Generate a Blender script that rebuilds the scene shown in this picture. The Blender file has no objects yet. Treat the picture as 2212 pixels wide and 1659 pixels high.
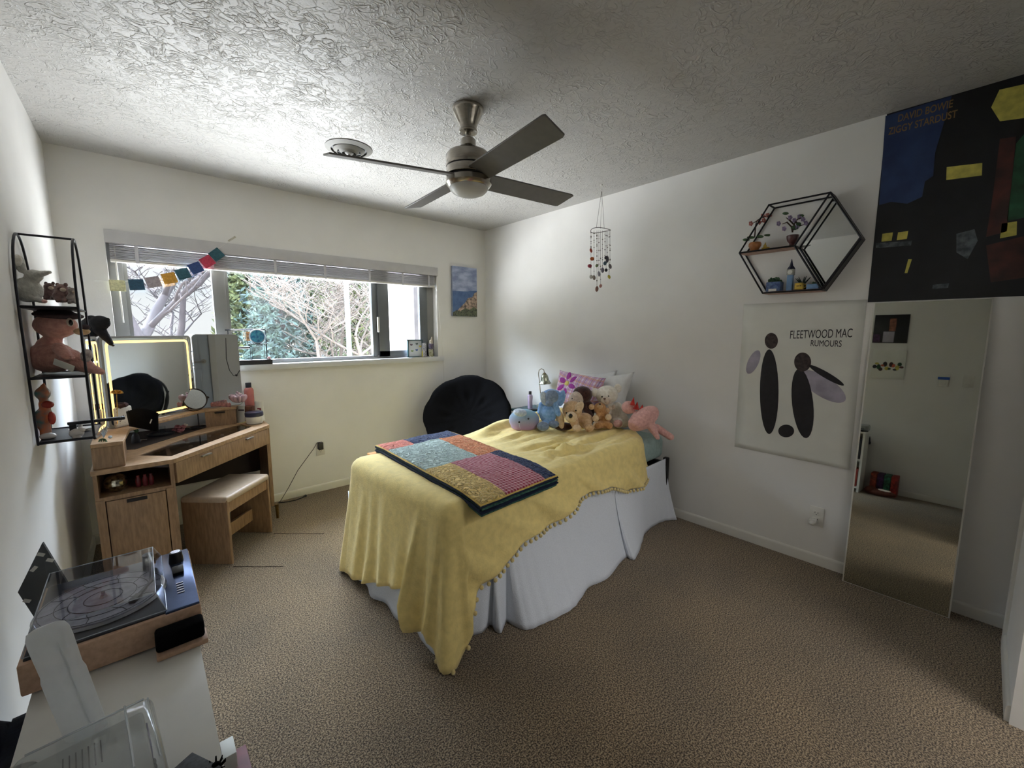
import bpy, bmesh, math, random
from mathutils import Vector, Matrix, noise as mn
R = random.Random(7)
sc = bpy.context.scene
col = sc.collection
PI = math.pi
sc.view_settings.view_transform = 'Standard'; sc.view_settings.look = 'None'
sc.view_settings.gamma = 1; sc.view_settings.use_curve_mapping = False
sc.view_settings.exposure = 0.0

# ---------- camera (solved from the room's edges) ----------
FPX, YAW, PIT = 905.225, 0.725329, -0.123039
C = Vector((-2.88693, -3.69674, 1.35932))
Fv = Vector((math.sin(YAW)*math.cos(PIT), math.cos(YAW)*math.cos(PIT), math.sin(PIT)))
Rv = Vector((math.cos(YAW), -math.sin(YAW), 0)); Uv = Rv.cross(Fv)
cd = bpy.data.cameras.new('camera'); cam = bpy.data.objects.new('camera', cd); col.objects.link(cam)
cd.sensor_width = 36; cd.lens = FPX/2212*36; cd.clip_start = .01; cd.clip_end = 200
cam.matrix_world = Matrix((( Rv.x, Uv.x, -Fv.x, C.x), (Rv.y, Uv.y, -Fv.y, C.y), (Rv.z, Uv.z, -Fv.z, C.z), (0,0,0,1)))
sc.camera = cam

def ray(px, py): return Fv + (px-1106)/FPX*Rv - (py-829.5)/FPX*Uv
def at(px, py, ax, v):
    d = ray(px, py); i = 'xyz'.index(ax); t = (v-C[i])/d[i]; return C + d*t
def atp(px, py, P0, n):
    d = ray(px, py); n = Vector(n); t = (Vector(P0)-C).dot(n)/d.dot(n); return C + d*t
class PX:
    """a vertical plane through a point, facing the viewer: measures lengths and heights there"""
    def __init__(s, anchor):
        s.a = Vector(anchor); s.n = Vector((Fv.x, Fv.y, 0)).normalized()
        s.s = (s.a-C).dot(Fv)/FPX; s.r = Rv.copy(); s.M = Matrix((s.r, s.n, Vector((0,0,1)))).transposed()
    def P(s, px, py, off=0.0): # off: metres further away
        d = ray(px, py); t = ((s.a + s.n*off)-C).dot(s.n)/d.dot(s.n); return C + d*t
def stand(px, py, z): return PX(at(px, py, 'z', z))

# ---------- materials ----------
def lin(c): return tuple(((x/255)/12.92 if x/255 <= .04045 else ((x/255+.055)/1.055)**2.4) for x in c)
MC = {}
def mat(name, c, rough=.6, metal=0.0, var=.08, vs=25.0, bump=0.0, bs=150.0, c2=None, coat=0, sheen=0, stretch=None, detail=3, emit=None, es=0, spec=.5, alpha=None):
    if name in MC: return MC[name]
    m = bpy.data.materials.new(name); m.use_nodes = True; nt = m.node_tree; N = nt.nodes; L = nt.links
    b = N['Principled BSDF']; b.inputs['Roughness'].default_value = rough; b.inputs['Metallic'].default_value = metal
    b.inputs['Specular IOR Level'].default_value = spec
    if coat: b.inputs['Coat Weight'].default_value = coat
    if sheen: b.inputs['Sheen Weight'].default_value = sheen
    tc = N.new('ShaderNodeTexCoord'); mp = N.new('ShaderNodeMapping'); L.new(tc.outputs['Object'], mp.inputs[0])
    if stretch: mp.inputs['Scale'].default_value = stretch
    n = N.new('ShaderNodeTexNoise'); n.inputs['Scale'].default_value = vs; n.inputs['Detail'].default_value = detail
    L.new(mp.outputs[0], n.inputs['Vector'])
    a = lin(c); bb = lin(c2) if c2 else tuple(max(0, x*(1-2.2*var)) for x in a)
    cr = N.new('ShaderNodeValToRGB'); e = cr.color_ramp.elements
    e[0].position = .35; e[0].color = (*bb, 1); e[1].position = .65; e[1].color = (*a, 1)
    L.new(n.outputs['Fac'], cr.inputs[0]); L.new(cr.outputs[0], b.inputs['Base Color'])
    if bump:
        n2 = N.new('ShaderNodeTexNoise'); n2.inputs['Scale'].default_value = bs; n2.inputs['Detail'].default_value = 4
        L.new(mp.outputs[0], n2.inputs['Vector']); bp = N.new('ShaderNodeBump'); bp.inputs['Strength'].default_value = min(1, bump); bp.inputs['Distance'].default_value = .004*max(1, bump)
        L.new(n2.outputs['Fac'], bp.inputs['Height']); L.new(bp.outputs[0], b.inputs['Normal'])
    if emit: b.inputs['Emission Color'].default_value = (*lin(emit), 1); b.inputs['Emission Strength'].default_value = es
    MC[name] = m; return m
def fur(name, c, c2=None, bs=140): return mat(name, c, .95, 0, .12, 60, .9, bs, c2=c2, sheen=.4, spec=.15)
def wood(name, c, c2, st=(1,1,8)): return mat(name, c, .5, 0, .2, 14, .06, 60, c2=c2, stretch=st, detail=6)
def clear(name, tint=(1,1,1), gloss=.06, rough=.02, haze=0.0, hc=(.8,.85,.88)):
    if name in MC: return MC[name]
    m = bpy.data.materials.new(name); m.use_nodes = True; N = m.node_tree.nodes; L = m.node_tree.links; N.clear()
    o = N.new('ShaderNodeOutputMaterial'); t = N.new('ShaderNodeBsdfTransparent'); t.inputs[0].default_value = (*tint, 1)
    g = N.new('ShaderNodeBsdfGlossy'); g.inputs['Roughness'].default_value = rough
    lw = N.new('ShaderNodeLayerWeight'); lw.inputs[0].default_value = .5; fr = N.new('ShaderNodeMath'); fr.operation = 'POWER'; fr.inputs[1].default_value = 4.5; L.new(lw.outputs['Facing'], fr.inputs[0])
    ad = N.new('ShaderNodeMath'); ad.operation = 'ADD'; ad.inputs[1].default_value = gloss; L.new(fr.outputs[0], ad.inputs[0]); ad.use_clamp = True
    mx = N.new('ShaderNodeMixShader'); L.new(ad.outputs[0], mx.inputs[0]); L.new(t.outputs[0], mx.inputs[1]); L.new(g.outputs[0], mx.inputs[2]); out = mx.outputs[0]
    if haze:
        tl = N.new('ShaderNodeBsdfTranslucent'); tl.inputs[0].default_value = (*hc, 1); df = N.new('ShaderNodeBsdfDiffuse'); df.inputs[0].default_value = (*hc, 1)
        m1 = N.new('ShaderNodeMixShader'); L.new(tl.outputs[0], m1.inputs[1]); L.new(df.outputs[0], m1.inputs[2])
        tc = N.new('ShaderNodeTexCoord'); nz = N.new('ShaderNodeTexNoise'); nz.inputs['Scale'].default_value = 40; L.new(tc.outputs['Object'], nz.inputs['Vector'])
        ml = N.new('ShaderNodeMath'); ml.operation = 'MULTIPLY_ADD'; ml.inputs[1].default_value = .1; ml.inputs[2].default_value = haze-.05; L.new(nz.outputs[0], ml.inputs[0])
        m2 = N.new('ShaderNodeMixShader'); L.new(ml.outputs[0], m2.inputs[0]); L.new(out, m2.inputs[1]); L.new(m1.outputs[0], m2.inputs[2]); out = m2.outputs[0]
    L.new(out, o.inputs[0]); MC[name] = m; return m

# ---------- mesh builder ----------
def frame(axis):
    a = Vector(axis).normalized(); h = Vector((0,0,1)) if abs(a.z) < .95 else Vector((1,0,0))
    x = h.cross(a).normalized(); y = a.cross(x); return Matrix((x, y, a)).transposed()
class B:
    def __init__(s): s.bm = bmesh.new(); s.mi = 0
    def _fin(s, vs):
        fs = set(f for v in vs for f in v.link_faces)
        for f in fs: f.material_index = s.mi
        return s
    def box(s, c, size, rot=None, bev=0.0, seg=2):
        M = Matrix.Translation(Vector(c)) @ (rot.to_4x4() if rot is not None else Matrix()) @ Matrix.Diagonal((*size, 1))
        r = bmesh.ops.create_cube(s.bm, size=1, matrix=M); vs = r['verts']
        if bev:
            es = list(set(e for v in vs for e in v.link_edges))
            r2 = bmesh.ops.bevel(s.bm, geom=es, offset=bev, segments=seg, affect='EDGES', profile=.5); vs = r2['verts'] + [v for v in vs if v.is_valid]
        return s._fin(vs)
    def bx(s, a, b, bev=0.0):
        a = Vector(a); b = Vector(b); return s.box((a+b)/2, tuple(abs(x) for x in (b-a)), None, bev)
    def cyl(s, p0, p1, r0, r1=None, seg=16):
        p0 = Vector(p0); p1 = Vector(p1); r1 = r0 if r1 is None else r1; M = frame(p1-p0).to_4x4(); M.translation = (p0+p1)/2
        r = bmesh.ops.create_cone(s.bm, cap_ends=True, segments=seg, radius1=max(r0,1e-5), radius2=max(r1,1e-5), depth=(p1-p0).length, matrix=M); return s._fin(r['verts'])
    def ball(s, c, r, rot=None, u=16, v=10):
        if not hasattr(r, '__len__'): r = (r,r,r)
        M = Matrix.Translation(Vector(c)) @ (rot.to_4x4() if rot is not None else Matrix()) @ Matrix.Diagonal((*r, 1))
        q = bmesh.ops.create_uvsphere(s.bm, u_segments=u, v_segments=v, radius=1, matrix=M); return s._fin(q['verts'])
    def tube(s, pts, r, seg=8, closed=False, cap=True):
        pts = [Vector(p) for p in pts]; n = len(pts); rs = r if hasattr(r, '__len__') else [r]*n; rings = []
        t0 = (pts[1]-pts[0]).normalized(); x = frame(t0).col[0].copy()
        for i in range(n):
            if closed: t = (pts[(i+1)%n]-pts[i-1]).normalized()
            else: t = (pts[min(i+1,n-1)]-pts[max(i-1,0)]).normalized()
            x = (x - t*x.dot(t)); x = x.normalized() if x.length > 1e-6 else frame(t).col[0].copy(); y = t.cross(x)
            rings.append([s.bm.verts.new(pts[i] + (x*math.cos(2*PI*k/seg) + y*math.sin(2*PI*k/seg))*rs[i]) for k in range(seg)])
        m = n if closed else n-1
        for i in range(m):
            a = rings[i]; b = rings[(i+1)%n]
            for k in range(seg):
                f = s.bm.faces.new((a[k], a[(k+1)%seg], b[(k+1)%seg], b[k])); f.material_index = s.mi
        if not closed and cap:
            f = s.bm.faces.new(rings[0][::-1]); f.material_index = s.mi; f = s.bm.faces.new(rings[-1]); f.material_index = s.mi
        return s
    def lathe(s, prof, o=(0,0,0), axis=(0,0,1), seg=28, cap=True, fn=None):
        Mx = frame(axis); o = Vector(o); rings = []
        for (r, z) in prof:
            rings.append([s.bm.verts.new(o + Mx @ Vector((r*(fn(2*PI*k/seg, z) if fn else 1)*math.cos(2*PI*k/seg), r*(fn(2*PI*k/seg, z) if fn else 1)*math.sin(2*PI*k/seg), z))) for k in range(seg)])
        for a, b in zip(rings, rings[1:]):
            for k in range(seg):
                f = s.bm.faces.new((a[k], a[(k+1)%seg], b[(k+1)%seg], b[k])); f.material_index = s.mi
        if cap:
            f = s.bm.faces.new(rings[0][::-1]); f.material_index = s.mi; f = s.bm.faces.new(rings[-1]); f.material_index = s.mi
        return s
    def prism(s, poly, h0, h1, M=None):
        M = M or Matrix(); a = [s.bm.verts.new(M @ Vector((x, y, h0))) for x, y in poly]; b = [s.bm.verts.new(M @ Vector((x, y, h1))) for x, y in poly]; n = len(poly)
        fs = [s.bm.faces.new(a[::-1]), s.bm.faces.new(b)] + [s.bm.faces.new((a[i], a[(i+1)%n], b[(i+1)%n], b[i])) for i in range(n)]
        for f in fs: f.material_index = s.mi
        return s
    def face(s, pts):
        f = s.bm.faces.new([s.bm.verts.new(Vector(p)) for p in pts]); f.material_index = s.mi; return s
    def grid(s, fn, nu, nv, mf=None):
        g = [[s.bm.verts.new(Vector(fn(i/nu, j/nv))) for j in range(nv+1)] for i in range(nu+1)]
        for i in range(nu):
            for j in range(nv):
                f = s.bm.faces.new((g[i][j], g[i+1][j], g[i+1][j+1], g[i][j+1])); f.material_index = mf((i+.5)/nu, (j+.5)/nv) if mf else s.mi
        return g
    def obj(s, name, mats, parent=None, smooth=True, ang=40, bevel=0, sub=0, solid=0, remesh=0, disp=0, dsc=.02, label=None):
        bm = s.bm; bmesh.ops.recalc_face_normals(bm, faces=bm.faces[:])
        me = bpy.data.meshes.new(name); bm.to_mesh(me); bm.free()
        for m in (mats if isinstance(mats, (list, tuple)) else [mats]): me.materials.append(m)
        if smooth:
            me.polygons.foreach_set('use_smooth', [True]*len(me.polygons))
            if not remesh and not sub: me.set_sharp_from_angle(angle=math.radians(ang))
        o = bpy.data.objects.new(name, me); col.objects.link(o)
        if parent is not None:
            o.parent = parent; g = parent.location.copy()
            if parent.parent is not None: g += parent.parent.location
            o.location = -g
        if solid: md = o.modifiers.new('solid', 'SOLIDIFY'); md.thickness = solid; md.offset = 0
        if bevel: md = o.modifiers.new('bev', 'BEVEL'); md.width = bevel; md.segments = 2; md.limit_method = 'ANGLE'
        if remesh:
            md = o.modifiers.new('remesh', 'REMESH'); md.mode = 'VOXEL'; md.voxel_size = remesh; md.use_smooth_shade = True
            md = o.modifiers.new('sm', 'SMOOTH'); md.factor = .6; md.iterations = 4
        if sub: md = o.modifiers.new('sub', 'SUBSURF'); md.levels = sub; md.render_levels = sub
        if disp:
            tx = bpy.data.textures.new('fuzz', 'CLOUDS'); tx.noise_scale = dsc
            md = o.modifiers.new('disp', 'DISPLACE'); md.texture = tx; md.strength = disp; md.mid_level = .5
        if label: o['label'] = label
        return o
def tag(o, label, cat, group=None, kind=None):
    if label: o['label'] = label
    if cat: o['category'] = cat
    if group: o['group'] = group
    if kind: o['kind'] = kind
    return o
def thing(name, label, cat, loc=(0,0,0), group=None):
    o = bpy.data.objects.new(name, None); o.empty_display_size = .05; col.objects.link(o); o.location = Vector(loc); return tag(o, label, cat, group)
def struct(o): o['kind'] = 'structure'; return o
def dup(root, loc, label, rz=0, scale=None):
    r = root.copy(); col.objects.link(r); r.location = Vector(loc); r.rotation_euler = (0,0,rz)
    if scale: r.scale = (scale,)*3
    if label: r['label'] = label
    for ch in list(root.children):
        c = ch.copy(); col.objects.link(c); c.parent = r
        for g in list(ch.children):
            d = g.copy(); col.objects.link(d); d.parent = c
    return r
def lettering(name, txt, size, m, M, parent, ext=.0004, align='LEFT', sx=1.0, shear=0, bold=0, label=None):
    cu = bpy.data.curves.new(name, 'FONT'); cu.body = txt; cu.size = size; cu.extrude = ext; cu.align_x = align; cu.shear = shear; cu.offset = bold
    t = bpy.data.objects.new('tmp_text', cu); col.objects.link(t); dg = bpy.context.evaluated_depsgraph_get(); dg.update()
    me = bpy.data.meshes.new_from_object(t.evaluated_get(dg)); bpy.data.objects.remove(t); bpy.data.curves.remove(cu)
    me.transform(M @ Matrix.Diagonal((sx,1,1,1))); me.name = name; me.materials.clear(); me.materials.append(m)
    o = bpy.data.objects.new(name, me); col.objects.link(o)
    if parent is not None: o.parent = parent; o.location = -(parent.location + (parent.parent.location if parent.parent else Vector()))
    if label: o['label'] = label
    return o
def wallM(o, xdir, ydir):  # text/plate matrix: origin, x direction, y direction
    x = Vector(xdir).normalized(); y = Vector(ydir).normalized(); z = x.cross(y); M = Matrix((x, y, z)).transposed().to_4x4(); M.translation = Vector(o); return M
W = 3.21; H = 2.44
GROUND = (6.9,7.0,7.3); SKY = (10.6,12.2,14.8); WSTR = 1.0; SUNE = 6.0; EXPO = 2.36; FILL = 5
# ================= ROOM =================
WALLC = (235, 233, 229)
def wallmat(name, c):
    m = mat(name, c, .7, 0, .02, 3, .12, 90, spec=.15); return m
m_wall = wallmat('painted_wall', WALLC)
def ceiling_material():
    m = bpy.data.materials.new('textured_ceiling'); m.use_nodes = True; N = m.node_tree.nodes; L = m.node_tree.links
    b = N['Principled BSDF']; b.inputs['Base Color'].default_value = (*lin((190,188,184)),1); b.inputs['Roughness'].default_value = .42; b.inputs['Specular IOR Level'].default_value = .34
    tc = N.new('ShaderNodeTexCoord')
    def nz(s, d, dist=0, r=.5):
        n = N.new('ShaderNodeTexNoise'); n.inputs['Scale'].default_value = s; n.inputs['Detail'].default_value = d; n.inputs['Distortion'].default_value = dist; n.inputs['Roughness'].default_value = r
        L.new(tc.outputs['Object'], n.inputs['Vector']); return n
    def mth(op, a, b_=None, c=None, cl=False):
        q = N.new('ShaderNodeMath'); q.operation = op; q.use_clamp = cl
        for i, v in enumerate((a, b_, c)):
            if v is None: continue
            if isinstance(v, (int, float)): q.inputs[i].default_value = v
            else: L.new(v, q.inputs[i])
        return q.outputs[0]
    n1 = nz(15, 2.5, .9)          # worm-like ridges: the level line of a warped noise
    r1 = mth('SUBTRACT', 1, mth('MULTIPLY', mth('ABSOLUTE', mth('SUBTRACT', n1.outputs['Fac'], .5)), 22), cl=True)
    n2 = nz(6, 2); mk = mth('MULTIPLY', mth('SUBTRACT', n2.outputs['Fac'], .44), 9, cl=True)
    n4 = nz(26, 2, 1.2); r2 = mth('SUBTRACT', 1, mth('MULTIPLY', mth('ABSOLUTE', mth('SUBTRACT', n4.outputs['Fac'], .47)), 16), cl=True)
    n3 = nz(120, 3)
    h = mth('ADD', mth('MULTIPLY', mth('ADD', mth('MULTIPLY', r1, mk), mth('MULTIPLY', r2, .45)), 1.0), mth('MULTIPLY', n3.outputs['Fac'], .35))
    bp = N.new('ShaderNodeBump'); bp.inputs['Strength'].default_value = .75; bp.inputs['Distance'].default_value = .0045
    L.new(h, bp.inputs['Height']); L.new(bp.outputs[0], b.inputs['Normal']); return m
def carpet_material():
    m = bpy.data.materials.new('carpet_pile'); m.use_nodes = True; N = m.node_tree.nodes; L = m.node_tree.links
    b = N['Principled BSDF']; b.inputs['Roughness'].default_value = 1; b.inputs['Specular IOR Level'].default_value = .05; b.inputs['Sheen Weight'].default_value = .25
    tc = N.new('ShaderNodeTexCoord')
    n = N.new('ShaderNodeTexNoise'); n.inputs['Scale'].default_value = 185; n.inputs['Detail'].default_value = 3; n.inputs['Roughness'].default_value = .7; L.new(tc.outputs['Object'], n.inputs['Vector'])
    cr = N.new('ShaderNodeValToRGB'); cr.color_ramp.elements[0].position = .43; cr.color_ramp.elements[0].color = (*lin((60,49,38)),1)
    cr.color_ramp.elements[1].position = .585; cr.color_ramp.elements[1].color = (*lin((186,166,138)),1); e = cr.color_ramp.elements.new(.5); e.color = (*lin((130,112,88)),1)
    L.new(n.outputs['Fac'], cr.inputs[0])
    n2 = N.new('ShaderNodeTexNoise'); n2.inputs['Scale'].default_value = 2.2; n2.inputs['Detail'].default_value = 3; L.new(tc.outputs['Object'], n2.inputs['Vector'])
    cr2 = N.new('ShaderNodeValToRGB'); cr2.color_ramp.elements[0].color = (.85,.85,.85,1); cr2.color_ramp.elements[1].color = (1.08,1.05,1.0,1); cr2.color_ramp.elements[0].position = .35; cr2.color_ramp.elements[1].position = .65
    L.new(n2.outputs['Fac'], cr2.inputs[0]); mx = N.new('ShaderNodeMix'); mx.data_type = 'RGBA'; mx.blend_type = 'MULTIPLY'; mx.inputs[0].default_value = 1
    L.new(cr.outputs[0], mx.inputs[6]); L.new(cr2.outputs[0], mx.inputs[7]); L.new(mx.outputs[2], b.inputs['Base Color'])
    bp = N.new('ShaderNodeBump'); bp.inputs['Strength'].default_value = 1; bp.inputs['Distance'].default_value = .006; L.new(n.outputs['Fac'], bp.inputs['Height']); L.new(bp.outputs[0], b.inputs['Normal'])
    return m
YB = -3.87
m_white = mat('white_trim_paint', (225,222,214), .4, 0, .02, 8)
b = B(); b.bx((-W,YB-.3,-.05),(.0,0,0)); floor = struct(b.obj('floor', carpet_material(), smooth=False))
b = B(); b.bx((-W,YB-.3,H),(0,0,H+.05)); struct(b.obj('ceiling', ceiling_material(), smooth=False))
# window wall with its opening
WX0, WX1, WZ0, WZ1 = -2.995, -.615, 1.10, 1.99
b = B()
b.bx((-W-.1,0,-.05),(WX0,.16,H+.05)); b.bx((WX1,0,-.05),(.1,.16,H+.05)); b.bx((WX0,0,-.05),(WX1,.16,WZ0)); b.bx((WX0,0,WZ1),(WX1,.16,H+.05))
struct(b.obj('wall_far', m_wall, smooth=False))
b = B(); b.bx((0,YB-.3,-.05),(.1,0,H+.05)); struct(b.obj('wall_right', m_wall, smooth=False))
b = B(); b.bx((-W-.1,YB-.3,-.05),(-W,0,H+.05)); struct(b.obj('wall_left', m_wall, smooth=False))
# near wall behind the viewer, with a door, ending in a rounded jamb beside a narrow recess
DX0, DX1, DZ = -2.96, -2.16, 2.03
OX0, OX1 = -1.55, -.72   # opening added to let fill light in from behind
b = B(); b.bx((-W,YB-.1,0),(DX0,YB,H)); b.bx((DX1,YB-.1,0),(OX0,YB,H)); b.bx((OX1,YB-.1,0),(-.16,YB,H)); b.bx((OX0,YB-.1,DZ),(OX1,YB,H)); b.bx((DX0,YB-.1,DZ),(DX1,YB,H))
struct(b.obj('wall_near', m_wall, smooth=False))
b = B(); b.bx((-W,YB-.3,0),(OX0-.25,YB-.28,H)); b.bx((OX1+.25,YB-.3,0),(0,YB-.28,H)); struct(b.obj('trim_1', m_wall, smooth=False))
HY = -5.6; b = B(); b.bx((OX0-.27,HY,0),(OX0-.25,YB-.1,H)); b.bx((OX1+.25,HY,0),(OX1+.27,YB-.1,H)); b.bx((OX0-.27,HY-.02,0),(OX1+.27,HY,H)); struct(b.obj('wall_fill_passage', m_wall, smooth=False))  # unseen passage added to carry the fill light
b = B(); b.bx((OX0-.27,HY,-.05),(OX1+.27,YB-.3,0)); struct(b.obj('floor', MC.get('carpet') or mat('fill_passage_carpet', (170,150,124), 1, 0, .2, 120), smooth=False))
b = B(); b.bx((OX0-.27,HY,H),(OX1+.27,YB-.3,H+.05)); struct(b.obj('ceiling', m_wall, smooth=False))
b = B(); b.bx((-.185,YB-.11,.0),(-.145,YB+.012,2.1), .01); struct(b.obj('trim_2', m_white))
def skirting(name, a, b_, n):  # baseboard with a rounded top
    b = B(); a = Vector(a); b_ = Vector(b_); d = (b_-a); Lh = d.length; n = Vector(n); M = Matrix((n, Vector((0,0,1)), n.cross(Vector((0,0,1))))).transposed().to_4x4(); M.translation = a
    if (n.cross(Vector((0,0,1)))).dot(d) < 0: M.translation = b_
    b.prism([(0,0),(.012,0),(.012,.05),(.009,.058),(.004,.062),(0,.063)], 0, Lh, M); struct(b.obj(name, m_white, ang=60))
skirting('baseboard_far', (-W,0,0), (0,0,0), (0,-1,0)); skirting('baseboard_right', (0,0,0), (0,YB,0), (-1,0,0))
skirting('baseboard_left', (-W,0,0), (-W,YB,0), (1,0,0)); skirting('baseboard_near', (DX1+.07,YB,0), (OX0-.01,YB,0), (0,1,0)); skirting('baseboard_near', (OX1+.01,YB,0), (-.19,YB,0), (0,1,0))
# door
d = thing('door_1', None, None, ((DX0+DX1)/2, YB, 0)); d['kind'] = 'structure'
m_door = mat('door_paint', (196,204,212), .4, 0, .02, 6)
b = B(); b.bx((DX0+.02,YB-.06,.01),(DX1-.02,YB-.02,DZ-.02))
wd = DX1-DX0-.04; xs = [(DX0+.02+.1, DX0+.02+wd/2-.05), (DX0+.02+wd/2+.05, DX1-.02-.1)]
for (x0, x1) in xs:
    for (z0, z1) in ((.2,.85),(.98,1.62),(1.72,1.9)):
        for (p, q) in (((x0,YB-.02,z0),(x1,YB-.012,z0+.02)),((x0,YB-.02,z1-.02),(x1,YB-.012,z1)),((x0,YB-.02,z0),(x0+.02,YB-.012,z1)),((x1-.02,YB-.02,z0),(x1,YB-.012,z1))): b.bx(p, q, .003)
b.obj('door_panel', m_door, d)
b = B()
for (p, q) in (((DX0-.06,YB,0),(DX0+.015,YB+.015,DZ+.07)),((DX1-.015,YB,0),(DX1+.06,YB+.015,DZ+.07)),((DX0-.06,YB,DZ-.015),(DX1+.06,YB+.015,DZ+.07))): b.bx(p, q, .004)
b.obj('door_casing', m_white, d)
m_steel = mat('brushed_nickel', (176,170,160), .32, 1, .08, 60, stretch=(1,1,12))
b = B(); hx = DX1-.09; b.cyl((hx,YB-.02,.95),(hx,YB-.005,.95),.03); b.cyl((hx,YB-.01,.95),(hx,YB+.04,.95),.011); b.tube([(hx,YB+.04,.95),(hx-.03,YB+.045,.95),(hx-.11,YB+.04,.945)],[.01,.01,.008]); b.obj('door_handle', m_steel, d)

# ---- window: frame, mullions, panes, sill ----
m_alu = mat('window_frame_vinyl', (138,138,136), .45, 0, .03, 10)
m_alu2 = mat('window_frame_grey', (104,108,110), .4, .2, .03, 10)
wn = thing('window_1', None, None, ((WX0+WX1)/2, .1, WZ0)); wn['kind'] = 'structure'
Y0, Y1 = .075, .125
b = B()
b.bx((WX0,Y0,WZ0),(-2.925,Y1,WZ1),.003); b.bx((-.69,Y0,WZ0),(WX1,Y1,WZ1),.003); b.bx((WX0,Y0,WZ0),(WX1,Y1,WZ0+.045),.003); b.bx((WX0,Y0,WZ1-.05),(WX1,Y1,WZ1),.003)
b.obj('window_frame', m_alu, wn)
b = B(); b.bx((-2.925,Y0+.012,WZ0+.04),(-2.905,Y1-.012,WZ1-.04)); b.bx((-2.455,Y0-.006,WZ0+.02),(-2.375,Y1-.005,WZ1-.04),.003); b.bx((-2.375,Y0+.012,WZ0+.04),(-2.355,Y1-.012,WZ1-.04)); b.obj('sash_left', m_alu, wn)
b = B(); b.bx((-1.262,Y0,WZ0+.03),(-1.222,Y1,WZ1-.04),.003); b.bx((-1.205,Y0-.008,WZ0+.03),(-1.10,Y0+.03,WZ1-.04),.003); b.bx((-1.222,Y0+.01,WZ0+.03),(-1.205,Y1,WZ1-.04))
b.bx((-1.205,Y0-.008,WZ0+.03),(-.69,Y0+.03,WZ0+.085),.003); b.bx((-.775,Y0-.008,WZ0+.03),(-.69,Y0+.03,WZ1-.04),.003)
b.obj('sash_right', m_alu2, wn)
b = B(); b.bx((-1.222,Y0-.03,1.36),(-1.205,Y0-.005,1.50),.003); b.obj('sash_lock', m_white, wn)
m_glass = clear('window_glass', (.97,.985,.98), .05)
for (x0, x1, y) in ((-2.905,-2.455,.1),(-2.355,-1.262,.1),(-1.10,-.775,.09)):
    b = B(); b.bx((x0,y,WZ0+.04),(x1,y+.004,WZ1-.045)); b.obj('pane', m_glass, wn, smooth=False)
m_sill = mat('sill_paint', (214,214,214), .4, 0, .02, 8)
b = B(); b.bx((WX0,-.0,WZ0-.002),(WX1,Y0,WZ0+.014)); b.bx((WX0-.0,-.028,WZ0-.03),(WX1+.055,.0,WZ0+.014),.004); struct(b.obj('trim_3', m_sill))
# blinds
bl = thing('window_blinds', 'raised white horizontal blinds stacked under a wide valance at the top of the window', 'blinds', ((WX0+WX1)/2, 0, 1.8))
m_bl = mat('blind_slats', (206,204,208), .4, 0, .03, 12); m_bl2 = mat('blind_valance', (198,196,196), .45, 0, .03, 12)
b = B(); b.bx((WX0,-.012,1.915),(WX1+.01,.008,1.995),.003); b.obj('valance', m_bl2, bl)
b = B(); b.bx((WX0+.01,.01,1.93),(WX1-.01,.055,1.985)); b.obj('headrail', m_white, bl)
b = B()
for i in range(15):
    z = 1.936 - i*.0074 - (.0035 if i > 2 else 0); b.box(((WX0+WX1)/2, .032, z-.008), (WX1-WX0-.035, .048, .0032), Matrix.Rotation(R.uniform(-.06,.06),3,'X'))
b.obj('slats', m_bl, bl)
b = B(); b.bx((WX0+.015,.008,1.802),(WX1-.02,.056,1.818),.003); b.obj('bottom_rail', m_white, bl)
for x in (-2.85,-2.45,-2.05,-1.68,-1.3,-.98,-.7):
    b = B(); b.bx((x-.009,.004,1.8),(x+.009,.006,1.92)); b.obj('ladder_tape', m_bl, bl)
b = B(); b.tube([(-2.955,.02,1.9),(-2.95,.015,1.42)], .0045); b.obj('wand', m_white, bl)
b = B(); b.tube([(-.625,-.01,1.88),(-.6,-.018,1.5),(-.565,-.014,1.1),(-.56,-.012,.80)], .0012, 5); b.obj('pull_cord', m_white, bl)
b = B(); b.lathe([(.002,0),(.008,-.004),(.011,-.03),(.002,-.034)],(-.56,-.012,.80)); b.obj('cord_knob', m_white, bl)

# ================= CEILING FAN =================
fx, fy = -1.60, -1.922
m_nick = mat('satin_nickel', (176,170,160), .2, 1, .06, 40, stretch=(1,1,6)); m_blade = mat('blade_grey', (112,110,106), .42, .1, .05, 30)
fan = thing('ceiling_fan', 'brushed nickel four-blade ceiling fan with a frosted light, hanging from the ceiling', 'ceiling fan', (fx,fy,H))
b = B(); b.lathe([(.074,2.44),(.078,2.434),(.078,2.422),(.072,2.414),(.066,2.402),(.052,2.375),(.043,2.353),(.041,2.338),(.046,2.334),(.045,2.326),(.034,2.323)],(fx,fy,0)); b.obj('canopy', m_nick, fan)
b = B(); b.cyl((fx,fy,2.34),(fx,fy,2.28),.0125); b.lathe([(.018,2.3),(.02,2.285)],(fx,fy,0)); b.obj('downrod', m_nick, fan)
b = B(); b.lathe([(.034,2.295),(.037,2.29),(.037,2.268),(.05,2.25),(.07,2.24),(.1,2.228),(.11,2.215),(.11,2.165),(.109,2.163)],(fx,fy,0),seg=40); b.obj('motor_housing', m_nick, fan)
m_blk = mat('black_plastic', (22,22,24), .4, 0, .1, 30)
b = B(); b.lathe([(.106,2.166),(.106,2.156)],(fx,fy,0),seg=40); b.lathe([(.1,2.122),(.1,2.112)],(fx,fy,0),seg=40)
for k in range(14):
    a = 2*PI*k/14; b.box((fx+.062*math.cos(a), fy+.062*math.sin(a), 2.2445), (.018,.006,.005), Matrix.Rotation(a,3,'Z') @ Matrix.Rotation(.45,3,'Y'))
b.obj('shadow_gap', m_blk, fan)
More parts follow.
